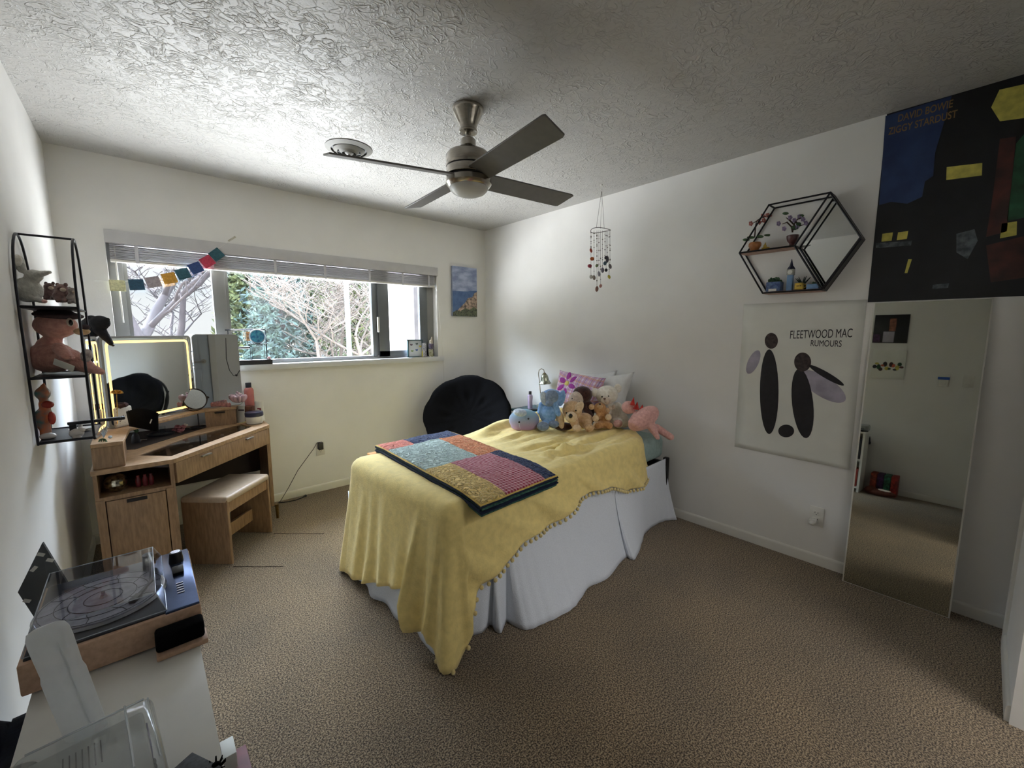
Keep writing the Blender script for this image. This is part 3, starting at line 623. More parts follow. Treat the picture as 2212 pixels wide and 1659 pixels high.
# tan dog
T = Toy('plush_dog', 'tan plush dog with a big black nose lying in front of the other toys', (1243,932), .665)
T.e(1236,886,22,21,.05,18); T.e(1262,908,20,17,.09,20); T.limb((1262,905),(1272,925),11,9,.07,.0); T.limb((1238,905),(1245,924),11,8,.03,-.02); T.done('body', m_tan)
T.part('muzzle', m_tanl, lambda b: (T.e(1234,901,13,12,-.015,12,b=b)), remesh=.005)
T.part('nose', m_eye, lambda b: T.e(1232.5,898.5,4.4,5,-.058,3,b=b))
for (x, y) in ((1223.5,892),(1244,887)): T.part('eye', m_eye, lambda b: T.e(x,y,1.8,1.8,-.012,1.6,b=b))
T.part('ear', m_tanl, lambda b: T.e(1210,905,8.5,22,.03,5,12,b=b)); T.part('ear', m_tanl, lambda b: T.e(1251,880,9,14,.0,5,-28,b=b))
T.part('paw', m_tanl, lambda b: T.e(1246,925,9.5,8,-.03,9,b=b)); T.part('paw', m_tan, lambda b: T.e(1273,924,10,8,-.015,9,b=b))

# small honey bear
T = Toy('plush_bear', 'small honey-brown teddy bear with pale paws, beside the tan dog', (1302,926), .668)
T.e(1296,882,14,13,.03,12); T.e(1304,906,15,19,.04,13); T.limb((1298,893),(1288,903),6,6,.02,-.01); T.limb((1308,893),(1314,900),6,6,.02,-.01); T.limb((1300,917),(1290,919),8,8,.0,-.03); T.limb((1308,916),(1316,920),8,8,.0,-.02); T.done('body', m_honey)
for (x, y) in ((1278,879),(1311,887)): T.part('ear', m_tan, lambda b: T.e(x,y,6.5,6.5,.03,3.5,b=b))
T.part('nose', m_eye, lambda b: T.e(1296,873,2.4,1.6,-.012,1.6,b=b)); T.part('muzzle', m_tan, lambda b: T.e(1296,878,6,5,-.004,5,b=b))
for (x, y, r) in ((1286.5,904,7.2),(1314,901,7.2),(1288.5,919,8)): T.part('paw', m_tanl, lambda b: T.e(x,y,r,r,-.034,3.5,b=b))

# cream bear
T = Toy('plush_bear', 'large cream teddy bear sitting against the white pillow', (1330,924), .668)
T.e(1311,853,24.5,21,.06,20); T.e(1327,896,22,27,.09,18); T.limb((1334,878),(1346,902),10,10,.08,.03); T.limb((1316,880),(1311,895),8,7,.06,.02); T.limb((1338,908),(1348,911),14,13,.06,.03); T.limb((1330,912),(1336,914),11,11,.03,-.02); T.done('body', m_cream, .007)
T.part('muzzle', m_ivory, lambda b: T.e(1308.5,865.5,11,8.5,-.002,9,b=b))
for (x, y) in ((1285,848),(1334.5,839)): T.part('ear', m_cream, lambda b: (T.e(x,y,8.5,10,.06,5,b=b)))
for (x, y) in ((1300.5,857),(1314.5,855.5)): T.part('eye', m_eye, lambda b: T.e(x,y,1.9,1.9,-.003,1.6,b=b))
T.part('nose', mat('brown_stitching', (110,74,62), .8), lambda b: T.e(1306,861.5,2.8,1.6,-.032,1.4,b=b))
T.part('mouth', mat('brown_stitching', (110,74,62), .8), lambda b: b.tube([T.px.P(1306,863,-.033),T.px.P(1306.5,868,-.032),T.px.P(1310,871,-.028),T.px.P(1316,869,-.02)], .0012, 5))
T.part('paw_pad', m_pad, lambda b: T.e(1334.5,915,10,8.5,-.05,3.5,b=b)); T.part('ribbon_bow', m_ivory, lambda b: (T.e(1318,881,4,5,.0,3,20,b=b), T.e(1325,879,4,5,.0,3,-20,b=b)))

# pink dragon-like plush
T = Toy('plush_dragon', 'pink plush with red felt spikes sprawling off the bed beside the wall', (1392,932), .69)
T.e(1390,904,38,22,.05,22,36); T.e(1358,880,16,15,.12,15); T.limb((1362,912),(1377,917),6,7,.04,.0); T.limb((1408,922),(1421,946),10,5,.02,-.03); T.limb((1418,924),(1449,944),9,7.5,.05,.0); T.done('body', m_pink, .007, .003)
def spk(b):
    for (x, y, w, h_) in ((1366,862,6,13),(1374,872,7,12),(1385,878,7,10),(1396,882,7,9),(1406,888,7,9),(1414,897,6,8)):
        P0 = T.px.P(x,y+h_,.06); P1 = T.px.P(x+3,y-4,.06); b.cyl(P0,P1,w*T.px.s,.001,8)
T.part('back_spikes', m_red, spk)

# ================= PAPASAN CHAIR, NIGHTSTAND =================
m_blkf = mat('black_canvas', (13,13,16), .95, 0, .15, 40, .3, 160, spec=.1)
pc = Vector((-.60,-.50,.54)); pnm = Vector((-.60,-.62,.62)).normalized(); ch = thing('papasan_chair', 'round black cushioned papasan chair in the corner between the window wall and the right wall', 'chair', (-.55,-.55,0))
PX_ = Rv.copy(); PY_ = pnm.cross(PX_).normalized(); PX_ = PY_.cross(pnm).normalized(); PM_ = Matrix((PX_,PY_,pnm)).transposed()
def dish(rad, dep, th):
    b = B(); nr, na = 14, 64
    def pt(r, a, s):
        k = 1 - .035*abs(math.sin(a*4))**6 if r > .95 else 1
        z = dep*(r*r) + s*th*(1-r**6)**.5; z += -.018*math.exp(-((r-.5)/.09)**2)*(abs(math.cos(a*4))**8)*(1 if s > 0 else 0)
        z -= .012*(abs(math.sin(a*4))**20)*r*(s > 0)
        return pc + PM_ @ Vector((rad*r*k*math.cos(a), rad*r*k*math.sin(a), z))
    for s in (1,-1):
        rings = [[b.bm.verts.new(pt(i/nr if i else .001, 2*PI*k/na, s)) for k in range(na)] for i in range(nr+1)]
        for i in range(nr):
            for k in range(na): b.bm.faces.new((rings[i][k], rings[i][(k+1)%na], rings[i+1][(k+1)%na], rings[i+1][k]))
    bmesh.ops.remove_doubles(b.bm, verts=b.bm.verts[:], dist=.002); return b
dish(.41,.13,.05).obj('cushion', m_blkf, ch, ang=180)
b = B(); b.tube([pc+PM_@Vector((.395*math.cos(a),.395*math.sin(a),.06)) for a in [2*PI*k/40 for k in range(40)]], .011, 8, closed=True); b.obj('rim', m_bf, ch)
for s in (-1,1):
    for q in (-1,1):
        b = B(); a0 = pc+PM_@Vector((s*.25,q*.28,.0)); b.tube([a0, Vector((pc.x+s*.22-q*.1, pc.y+s*.1+q*.22,.012))], .011, 8); b.obj('leg', m_bf, ch)
m_teal = mat('teal_paint', (40,88,98), .45, 0, .08, 20)
ns = thing('nightstand', 'teal painted nightstand between the papasan chair and the bed head', 'nightstand', (-.18,-1.0,0))
NZ = .65; NX0, NX1, NY0, NY1 = -.335, -.012, -1.19, -.79
b = B(); b.bx((NX0,NY0,NZ-.02),(NX1,NY1,NZ),.004); b.obj('top', m_teal, ns)
b = B(); b.bx((NX0+.02,NY0+.02,.12),(NX1,NY0+.035,NZ-.02)); b.bx((NX0+.02,NY1-.035,.12),(NX1,NY1-.02,NZ-.02)); b.bx((NX0+.02,NY0+.02,.12),(NX1,NY1-.02,.135)); b.bx((NX1-.012,NY0+.02,.12),(NX1,NY1-.02,NZ-.02)); b.obj('body', m_teal, ns)
b = B(); b.bx((NX0+.01,NY0+.04,.42),(NX0+.03,NY1-.04,NZ-.03),.003); dr = b.obj('drawer', m_teal, ns)
b = B(); b.ball((NX0,(NY0+NY1)/2,.53), .012); b.obj('knob', m_steel, dr)
for x in (NX0+.035,NX1-.03):
    for y in (NY0+.035,NY1-.035): b = B(); b.box((x,y,.06),(.03,.03,.12)); b.obj('leg', m_teal, ns)
# lamp
m_brass = mat('aged_brass', (150,138,110), .35, .9, .1, 40); m_shade = mat('mercury_glass', (196,196,178), .2, .6, .25, 60, c2=(120,124,100))
p = PX((-.095,at(1172,873,'x',-.095).y,NZ)); lp = thing('table_lamp', 'small gooseneck lamp with a silvery glass bell shade on the teal nightstand', 'lamp', p.a)
P = p.P; b = B(); b.lathe([(.035,0),(.035,.004),(.012,.012),(.006,.02)], p.a); b.obj('base', m_brass, lp)
b = B(); b.tube([p.a,P(1168,860),P(1167.5,850),P(1165.5,825),P(1163,808),P(1164.5,800),P(1169,796.5),P(1174.5,798.5),P(1176,806)], .0035, 8); b.obj('stem', m_brass, lp)
sc_ = P(1176,806); ax = (P(1178,835)-sc_).normalized()
b = B(); b.lathe([(.008,-.004),(.016,0),(.016,.008)], sc_, ax); b.obj('shade_cap', m_brass, lp)
b = B(); b.lathe([(.012,.006),(.026,.016),(.033,.035),(.038,.065),(.048,.092),(.056,.10)], sc_, ax, seg=48, cap=False, fn=lambda a, z: 1+.10*max(0,(z-.05)/.05)*math.cos(a*6)); b.obj('lamp_shade', m_shade, lp, solid=.002)
# bottle
m_lil = mat('lilac_plastic', (186,168,196), .4, 0, .05, 20); m_dark = mat('dark_cap', (30,28,40), .4, 0, .1, 20); m_lbl = mat('purple_label', (110,84,140), .5, 0, .1, 40)
p = stand(1145,882,NZ); t = thing('lotion_bottle', 'lilac lotion bottle with a black cap on the teal nightstand', 'bottle', p.a); s = p.s
b = B(); b.lathe([(5.2*s,0),(5.4*s,2*s),(5.0*s,14*s),(5.8*s,24*s),(5.6*s,28*s),(3*s,30.5*s)], p.a); b.obj('bottle', m_lil, t)
b = B(); b.lathe([(3.1*s,30*s),(3.1*s,36*s),(2.9*s,37*s)], p.a); b.obj('cap', m_dark, t)
b = B(); b.box(p.P(1145,870,-.0185), (5*s,.002,14*s), p.M); b.obj('printed_label', m_lbl, t)
p = stand(1165,880,NZ); b = B(); b.box(p.a+Vector((0,0,.016)), (.05,.03,.032), p.M, .003); tag(b.obj('small_box', mat('white_card', (214,216,206), .6, 0, .05, 30)), 'small white box lying on the teal nightstand by the lamp', 'box')
p = stand(1156,886,NZ); b = B(); b.box(p.a+Vector((0,0,.007)), (.05,.12,.013), Matrix.Rotation(1.2,3,'Z'), .004); tag(b.obj('remote_control', m_blk), 'black remote lying on the teal nightstand', 'remote')
# ================= VANITY =================
m_oak = wood('light_oak_laminate', (162,130,98), (134,106,78), (6,6,1)); m_oaktop = wood('oak_laminate_top', (184,150,114), (156,126,94), (3,8,3))
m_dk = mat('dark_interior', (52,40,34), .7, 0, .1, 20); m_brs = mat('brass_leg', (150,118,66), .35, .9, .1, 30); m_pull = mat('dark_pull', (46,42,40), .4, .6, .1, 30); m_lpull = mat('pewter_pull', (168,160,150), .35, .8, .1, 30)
TZ = .702; HZ = .828
A_, B_, C_, D_, E_ = (-3.11,-.94), (-2.80,-.94), (-2.236,-.345), (-2.236,-.02), (-3.11,-.02)
va = thing('vanity_table', 'light oak corner vanity with a glass-topped drawer and a cabinet, under the lit mirror', 'vanity', (-2.75,-.5,0))
hole = [at(x,y,'z',TZ) for x, y in ((298,984),(371,985),(546,921),(520,916),(402,945))]; hole = [(p.x, p.y) for p in hole]
b = B(); bm = b.bm
def flat_with_hole(z, out, inn):
    vo = [bm.verts.new((x,y,z)) for x, y in out]; vi = [bm.verts.new((x,y,z)) for x, y in inn]; es = []
    for L_ in (vo, vi):
        for i in range(len(L_)): es.append(bm.edges.new((L_[i], L_[(i+1)%len(L_)])))
    bmesh.ops.triangle_fill(bm, use_beauty=True, edges=es, normal=(0,0,1)); return vo, vi
o1, i1 = flat_with_hole(TZ, [A_,B_,C_,D_,E_], hole); o0, i0 = flat_with_hole(TZ-.022, [A_,B_,C_,D_,E_], hole)
for (p, q) in ((o1,o0),(i1,i0)):
    for i in range(len(p)): k = (i+1)%len(p); bm.faces.new((p[i],p[k],q[k],q[i]))
b.obj('tabletop', m_oaktop, va, smooth=False)
b = B(); b.prism(hole, TZ-.008, TZ-.004); b.obj('glass_panel', clear('smoky_glass', (.75,.72,.7), .05), va, smooth=False)
dd = Vector((C_[0]-B_[0], C_[1]-B_[1], 0)).normalized(); dn = Vector((dd.y,-dd.x,0)); Ld = math.hypot(C_[0]-B_[0], C_[1]-B_[1]); Bp = Vector((*B_,0))
DM = Matrix((dd, dn, BZ)).transposed()
def dbox(u0, u1, n0, n1, z0, z1, bev=0, bb=None):
    b = bb or B(); c = Bp + dd*((u0+u1)/2) + dn*((n0+n1)/2); c.z = (z0+z1)/2; b.box(c, (u1-u0, n1-n0, z1-z0), DM, bev); return b
b = dbox(.012, Ld-.012, -.03, -.002, .568, TZ-.024, .002); drw = b.obj('drawer', m_oak, va)
b = dbox(.03, Ld-.03, -.33, -.03, .645, .65); dbox(.03, Ld-.03, -.33, -.325, .645, TZ-.024, 0, b); b.obj('drawer_tray', m_dk, drw)
for u in (.215, .595):
    b = dbox(u-.035, u+.035, -.004, .012, TZ-.045, TZ-.036, .001); b.obj('pull', m_lpull, drw)
b = B(); b.bx((-3.105,-.935,.10),(-3.09,-.45,TZ-.022)); b.bx((-2.82,-.935,.10),(-2.803,-.45,TZ-.022)); b.bx((-3.09,-.935,.545),(-2.82,-.45,.565)); b.bx((-3.09,-.93,.10),(-2.82,-.45,.115)); b.bx((-3.09,-.46,.10),(-2.82,-.45,TZ-.022))
b.bx((-3.105,-.938,.10),(-3.072,-.93,.552)); b.bx((-2.842,-.938,.10),(-2.803,-.93,.552)); b.obj('cabinet', m_oak, va)
b = B(); b.bx((-3.068,-.94,.115),(-2.846,-.925,.542),.001); cdoor = b.obj('door', m_oak, va)
b = B(); b.bx((-2.995,-.944,.520),(-2.918,-.937,.537),.001); b.obj('pull', m_pull, cdoor)
b = B(); b.bx((-2.262,-.352,.10),(-2.24,-.03,TZ-.022)); b.obj('side_panel', m_oak, va)
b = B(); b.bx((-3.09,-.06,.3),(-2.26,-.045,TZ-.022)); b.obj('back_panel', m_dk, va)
for (x, y) in ((-2.225,-.345),(-2.25,-.06),(-3.09,-.91),(-2.82,-.91),(-3.09,-.07)): b = B(); b.cyl((x,y,0),(x,y,.105),.009,.013,12); b.obj('leg', m_brs, va)
# hutch on the vanity
hp = [(-3.10,-.92),(-2.985,-.92),(-2.962,-.56),(-2.60,-.165),(-2.58,-.16),(-2.40,-.155),(-2.36,-.025),(-3.10,-.025)]
b = B(); b.prism(hp, HZ-.018, HZ); b.obj('hutch_shelf', m_oaktop, va, bevel=.002)
b = B(); b.bx((-3.10,-.92,TZ),(-2.985,-.60,HZ-.018)); b.obj('hutch_end', m_oak, va, bevel=.004)
b = B(); b.prism([(-2.585,-.155),(-2.405,-.148),(-2.375,-.03),(-2.56,-.03)], TZ, HZ-.018); q = b.obj('hutch_drawer', m_oak, va)
b = B(); b.bx((-2.53,-.166,HZ-.034),(-2.47,-.152,HZ-.026)); b.obj('pull', m_pull, q)
b = B(); b.prism([(-2.965,-.55),(-2.95,-.56),(-2.6,-.17),(-2.61,-.16),(-2.75,-.02),(-3.08,-.02),(-3.08,-.5)], TZ, TZ+.002); b.obj('hutch_shade_sheet', m_dk, va)  # dark sheet painting in the shade under the hutch shelf
# trinkets under the glass
m_gold = mat('gold_metal', (206,160,80), .3, .9, .1, 30); m_silv = mat('silver_metal', (190,190,196), .25, 1, .05, 30); m_pearl = mat('pearl', (222,206,190), .3, 0, .05, 20)
trk = []
for k, (x, y) in enumerate(((336,979),(352,981),(318,981),(390,962),(405,958),(420,951),(412,965),(440,946),(452,942),(470,937),(480,941),(500,931),(515,926),(380,972))):
    p = at(x,y,'z',.655); p.z = .650; b = B()
    if k in (0,5,9): b.cyl(p, p+Vector((0,0,.012)), .022); m_ = m_gold; nm = 'compact'
    elif k % 2: b.tube([p+Vector((.012*math.cos(a),.012*math.sin(a),.003)) for a in [2*PI*i/14 for i in range(14)]], .0025, 6, closed=True); m_ = m_silv; nm = 'ring'
    else: b.ball(p+Vector((0,0,.008)), (.012,.016,.009)); m_ = m_pearl; nm = 'bead_earring'
    o_ = b.obj(nm, m_, None); lb = {'compact':'round gold compact lying in the drawer under the vanity glass','ring':'small silver ring lying in the drawer under the vanity glass','bead_earring':'pale bead earring lying in the drawer under the vanity glass'}[nm]
    tag(o_, lb, 'jewellery', {'compact':'gold compacts under the vanity glass','ring':'silver rings under the vanity glass','bead_earring':'bead earrings under the vanity glass'}[nm])
# cubby items
m_mirb = mat('mirror_tile', (214,208,190), .12, 1, .2, 60, c2=(90,88,84))
cp = at(251,1044,'y',-.86); cp.z = .565+.046; db = B(); db.ball(cp, .046, None, 20, 14); bmx = db.bm
o_ = db.obj('disco_ball', m_mirb, None, smooth=False); tag(o_, 'silver mirror-tiled ball in the open cubby of the oak vanity', 'ornament')
m_redb = mat('red_lacquer', (120,26,36), .4, 0, .2, 40)
for k, x in enumerate((300,315,328)):
    p = at(x,1052-k*2,'y',-.85); p.z = .565; b = B(); b.lathe([(.010,0),(.011,.03),(.009,.045),(.006,.05),(.007,.06)], p, seg=14); tag(b.obj('nail_polish', m_redb), ('leftmost','middle','rightmost')[k] + ' of three dark red bottles in the vanity cubby', 'bottle', 'dark red bottles in the vanity cubby')
# stool
st = thing('vanity_stool', 'oak vanity stool with a padded beige seat, half under the vanity', 'stool', (-2.55,-.58,0))
SF = Vector((-2.581,-.868,0)); sd = (Vector((-2.303,-.56,0))-SF); SL = sd.length; sd.normalize(); sn = Vector((-sd.y, sd.x, 0)); SM = Matrix((sd, sn, BZ)).transposed()
m_leath = mat('beige_leatherette', (196,176,152), .45, 0, .05, 40, .15, 300)
def sbox(u0,u1,n0,n1,z0,z1,bev=0,bb=None):
    b = bb or B(); c = SF + sd*((u0+u1)/2) + sn*((n0+n1)/2); c.z = (z0+z1)/2; b.box(c,(u1-u0,n1-n0,z1-z0),SM,bev,4); return b
for (u0,u1) in ((0,.018),(SL-.018,SL)):
    b = sbox(u0,u1,0,.27,0,.395,.0); b.obj('side_panel', m_oak, st, bevel=.004)
b = sbox(.018,SL-.018,.01,.025,.31,.375); sbox(.018,SL-.018,.245,.26,.31,.375,0,b); b.obj('apron', m_oak, st)
b = sbox(.018,SL-.018,.12,.138,.09,.17); b.obj('stretcher', m_oak, st)
b = sbox(-.002,SL+.002,-.004,.274,.372,.412,.016); b.obj('seat_cushion', m_leath, st)

# ---- trifold mirror ----
tm = thing('trifold_mirror', 'three-panel vanity mirror with a glowing warm light strip, standing on the oak vanity', 'mirror', (-2.83,-.33,HZ))
m_mir = mat('mirror_silver', (232,236,236), .02, 1, .0, 1); MC['mirror_silver'] = m_mir; m_frm = mat('mirror_frame_grey', (150,148,144), .4, .3, .05, 20)
m_led = mat('warm_light_strip', (255,226,160), .5, 0, .02, 10, emit=(255,206,120), es=.42)
def rrect(w, h, r, n=6):
    P = []
    for (cx, cy, a0) in ((w-r,h-r,0),(r,h-r,90),(r,r,180),(w-r,r,270)):
        for k in range(n+1): a = math.radians(a0+90*k/n); P.append((cx+r*math.cos(a), cy+r*math.sin(a)))
    return P
def panel(P0, P1, z0, z1, led, rad=.025):
    P0 = Vector((*P0,0)); P1 = Vector((*P1,0)); x = (P1-P0).normalized(); n = Vector((x.y,-x.x,0)); w = (P1-P0).length; h = z1-z0
    M = Matrix((x, BZ, x.cross(BZ))).transposed().to_4x4(); M.translation = P0+Vector((0,0,z0)); sgn = 1 if x.cross(BZ).dot(n) > 0 else -1
    b = B(); b.prism(rrect(w,h,rad), -.012*sgn, .0, M); pf = b.obj('mirror_panel', m_frm, tm, smooth=False)
    b = B(); I = .004 if not led else .012; M2 = M @ Matrix.Translation((I,I,0)); b.prism(rrect(w-2*I,h-2*I,rad*.8), .0, .0015*sgn, M2); b.obj('mirror_glass', m_mir, pf, smooth=False)
    if led:
        b = B(); o = rrect(w-.05,h-.05,.03,8); i_ = rrect(w-.05-.028,h-.05-.028,.02,8); bm = b.bm; M3 = M @ Matrix.Translation((.025,.025,.0022*sgn))
        vo = [bm.verts.new(M3 @ Vector((p[0],p[1],0))) for p in o]; vi = [bm.verts.new(M3 @ Vector((p[0]+.014,p[1]+.014,0))) for p in i_]
        for k in range(len(vo)): q = (k+1)%len(vo); bm.faces.new((vo[k],vo[q],vi[q],vi[k]))
        b.obj('light_strip', m_led, pf, smooth=False, label='glowing warm light strip')
panel((-3.045,-.545), (-2.625,-.125), HZ+.004, 1.337, True)
panel((-3.085,-.80), (-3.052,-.553), HZ+.004, 1.337, True)
panel((-2.618,-.120), (-2.352,-.121), HZ+.004, 1.345, False)
b = B(); P = [at(488,730,'y',-.127),at(489,775,'y',-.129),at(496,800,'y',-.13),at(505,812,'y',-.131),at(513,809,'y',-.13),at(518,800,'y',-.128)]; b.tube(P, .0016, 6); b.ball(at(511,811,'y',-.133),.007,None,8,6)
tag(b.obj('necklace', m_blk), 'thin black cord necklace hanging over the right mirror panel', 'necklace')
# round make-up mirror
p = at(428,925,'z',TZ+.003); rm = thing('makeup_mirror', 'round dark-rimmed make-up mirror on a slim stand with a tray base', 'mirror', p)
X_ = PX(p); s = X_.s; m_drk = mat('dark_bronze', (56,50,48), .35, .7, .1, 30)
b = B(); b.lathe([(.038,0),(.046,.002),(.048,.010),(.044,.010),(.042,.004),(.001,.004)], p, seg=36); b.obj('tray_base', m_drk, rm)
b = B(); b.cyl(X_.P(430,922), X_.P(427,893), .0035); b.obj('stem', m_drk, rm)
cm = X_.P(421,862,-.01); fn_ = Vector((.34,-.90,.34)).normalized()
b = B(); b.lathe([(.069,-.006),(.074,-.004),(.0745,.004),(.071,.007),(.068,.004)], cm, fn_, seg=48, cap=False); b.obj('rim', m_drk, rm)
b = B(); b.cyl(cm-fn_*.004, cm+fn_*.001, .0695, seg=48); b.obj('mirror_glass', m_mir, rm, smooth=False)
b = B(); rx = fn_.cross(BZ).normalized()
b.tube([cm + (rx*math.cos(a)+BZ*math.sin(a))*.079 - fn_*.004 for a in [PI+PI*k/16 for k in range(17)]], .003, 6)
for s_ in (-1,1): b.ball(cm+rx*.082*s_, .006, None, 8, 6)
b.obj('yoke', m_drk, rm)

# ---- things on the vanity ----
def lathed(name, label, cat, base, z, parts, mats, group=None, seg=24):
    X = stand(base[0], base[1], z); t = thing(name, label, cat, X.a, group)
    for (pn_, prof), m_ in zip(parts, mats): b = B(); b.lathe([(r*X.s, h*X.s) for r, h in prof], X.a, seg=seg); b.obj(pn_, m_, t)
    return t, X
m_wpl = mat('white_plastic', (226,224,216), .35, 0, .02, 20); m_navy = mat('navy_plastic', (34,38,66), .35, 0, .08, 20); m_rose = mat('rose_liquid', (204,120,112), .15, 0, .08, 15); m_amb = mat('amber_perfume', (136,84,66), .15, 0, .15, 20); m_lab = mat('dark_print', (70,60,62), .6, 0, .1, 30); m_cl = clear('clear_acrylic', (.93,.95,.96), .06)
# square speckled canister
X = stand(252,921,HZ); t = thing('canister', 'white speckled square canister with a dark scrunchie on top, on the vanity hutch', 'canister', X.a); s = X.s
m_spk = mat('speckled_ceramic', (228,222,214), .45, 0, .1, 70, c2=(226,220,212)); N = m_spk.node_tree.nodes; L = m_spk.node_tree.links; vo_ = N.new('ShaderNodeTexVoronoi'); vo_.inputs['Scale'].default_value = 60; tc = N.new('ShaderNodeTexCoord'); L.new(tc.outputs['Object'], vo_.inputs['Vector']); cr_ = N.new('ShaderNodeValToRGB'); cr_.color_ramp.elements[0].position = .18; cr_.color_ramp.elements[0].color = (*lin((110,90,92)),1); cr_.color_ramp.elements[1].position = .3; cr_.color_ramp.elements[1].color = (*lin((228,222,214)),1); L.new(vo_.outputs['Distance'], cr_.inputs[0]); L.new(cr_.outputs[0], N['Principled BSDF'].inputs['Base Color'])
b = B(); b.box(X.a+Vector((0,0,22*s)), (41*s,41*s,44*s), X.M, 5*s, 3); b.obj('canister_body', m_spk, t)
b = B(); b.tube([X.P(250+22*math.cos(a), 874-3*math.sin(a)+1.2*math.sin(5*a), 10*s*math.sin(a)) for a in [2*PI*k/24 for k in range(24)]], [4.6*s+.8*s*math.sin(k*2.6) for k in range(24)], 8, closed=True); tag(b.obj('scrunchie', mat('plum_velvet', (76,54,60), .9, 0, .2, 60, .4, 200)), 'dark plum scrunchie lying on the speckled canister', 'scrunchie')
# gold wire flower
X = stand(246,868,HZ+.05); X = PX(Vector((X.a.x, X.a.y, HZ))); X = PX((-2.985,-.63,HZ)); t = thing('wire_flower', 'gold wire flower ornament in front of the left light strip', 'ornament', X.a)
b = B(); b.tube([X.P(254,916),X.P(253,880),X.P(252,852)], .0015, 6); b.obj('stem', m_gold, t)
b = B()
for k in range(12): a = PI*k/11; b.tube([X.P(252,850),X.P(252+9*math.cos(a),849-6*math.sin(a),.01*math.sin(k)),X.P(252+15*math.cos(a),849-7*math.sin(a),.018*math.sin(k*2))],[.0012,.0035,.001],6)
b.obj('petals', m_gold, t)
# black pouch
m_pch = mat('black_nylon', (14,14,17), .9, 0, .15, 40, .3, 200, spec=.1); X = PX((-2.90,-.60,HZ)); t = thing('pouch', 'black fabric pouch with a small white logo tag, leaning on the vanity hutch edge', 'pouch', X.a)
b = B(); n_ = 10
def pc_(u, v, sgn):
    x0, y0 = 272+u*70, 889+u*3 - 8*math.sin(PI*u); x1, y1 = 279+u*64, 921+u*12; return X.P(x0+(x1-x0)*v, y0+(y1-y0)*v, -.02+sgn*.022*(max(0,math.sin(PI*u))**.5)*(max(0,math.sin(PI*(v*.85+.1)))**.5))
for s_ in (-1,1): b.grid(lambda u, v: pc_(u,v,s_), 12, 10)
bmesh.ops.remove_doubles(b.bm, verts=b.bm.verts[:], dist=.0006); b.obj('pouch_body', m_pch, t, ang=180)
M = X.M.to_4x4(); tw = Matrix((X.r, BZ, X.r.cross(BZ))).transposed().to_4x4(); tw = tw @ Matrix.Rotation(math.radians(62),4,'Z'); tw.translation = X.P(325,915,-.046)
lettering('logo_tag', 'mont', .0115, mat('white_print', (230,230,228), .5), tw, t, bold=.0004)
# small items on the top in front of the hutch
m_pot = mat('dark_pot', (34,34,40), .5, 0, .15, 40); m_grn = mat('leaf_green', (76,110,70), .6, 0, .2, 60)
t, X = lathed('figurine', 'small dark figurine holding sprigs at the left end of the vanity top', 'figurine', (294,957), TZ, [('base',[(7,0),(8,2),(7,8),(6.5,16),(4,20),(3,24)])], [m_pot])
b = B()
for k in range(7): a = k*.9; b.tube([X.P(294,936),X.P(294+5*math.cos(a),930-abs(3*math.sin(a)),.004*math.sin(a))],[.001,.004],6)
b.obj('sprigs', m_grn, t)
X = stand(311,951,TZ); b = B(); b.tube([X.a+Vector((.014*math.cos(a),.009*math.sin(a),.003)) for a in [2*PI*k/16 for k in range(16)]], .0028, 6, closed=True); tag(b.obj('bracelet', m_silv), 'thin silver bracelet lying beside the dark figurine', 'bracelet')
t, X = lathed('trinket_tray', 'round black tray holding a small glass on the vanity top', 'tray', (348,940), TZ, [('tray',[(21,0),(23,1),(24,5),(22,5),(21,2),(1,2)])], [m_pot], seg=36)
t, X = lathed('glass_tumbler', 'small clear glass standing in the round black tray', 'glass', (352,936), TZ+.004, [('tumbler',[(4,0),(5,0.5),(5.5,16),(5,16),(4.5,1)])], [m_cl])
# roses
m_ros = mat('rose_petals', (214,150,150), .7, 0, .2, 60, c2=(176,100,110)); X = stand(388,934,TZ); t = thing('rose_bouquet', 'small cluster of pink artificial roses beside the black tray', 'flowers', X.a); s = X.s
for (x, y, r) in ((377,929,5),(384,922,6),(391,928,6.5),(397,921,5),(388,932,5)):
    b = B(); c_ = X.P(x,y,.004*math.sin(x))
    for k in range(3): b.lathe([(r*s*(.35+.2*k),-r*s*.5),(r*s*(.55+.22*k),r*s*.1),(r*s*(.4+.2*k),r*s*(.5-.1*k))], c_, Vector((.1*k,-.4,.9)), seg=12, cap=False, fn=lambda a, z: 1+.12*math.sin(a*4+k))
    b.obj('rose', m_ros, t, solid=.001)
for (x, y) in ((399,917),(403,918)): b = B(); b.ball(X.P(x,y), 2.2*s); b.obj('bud', m_pearl, t)
X = stand(440,919,TZ+.012); b = B(); b.tube([X.P(430,919),X.P(438,916),X.P(447,917),X.P(452,915)], [.003,.004,.0035,.002], 6); tag(b.obj('hair_clip', m_wpl), 'white hair clip lying in the tray of the make-up mirror', 'hair clip')
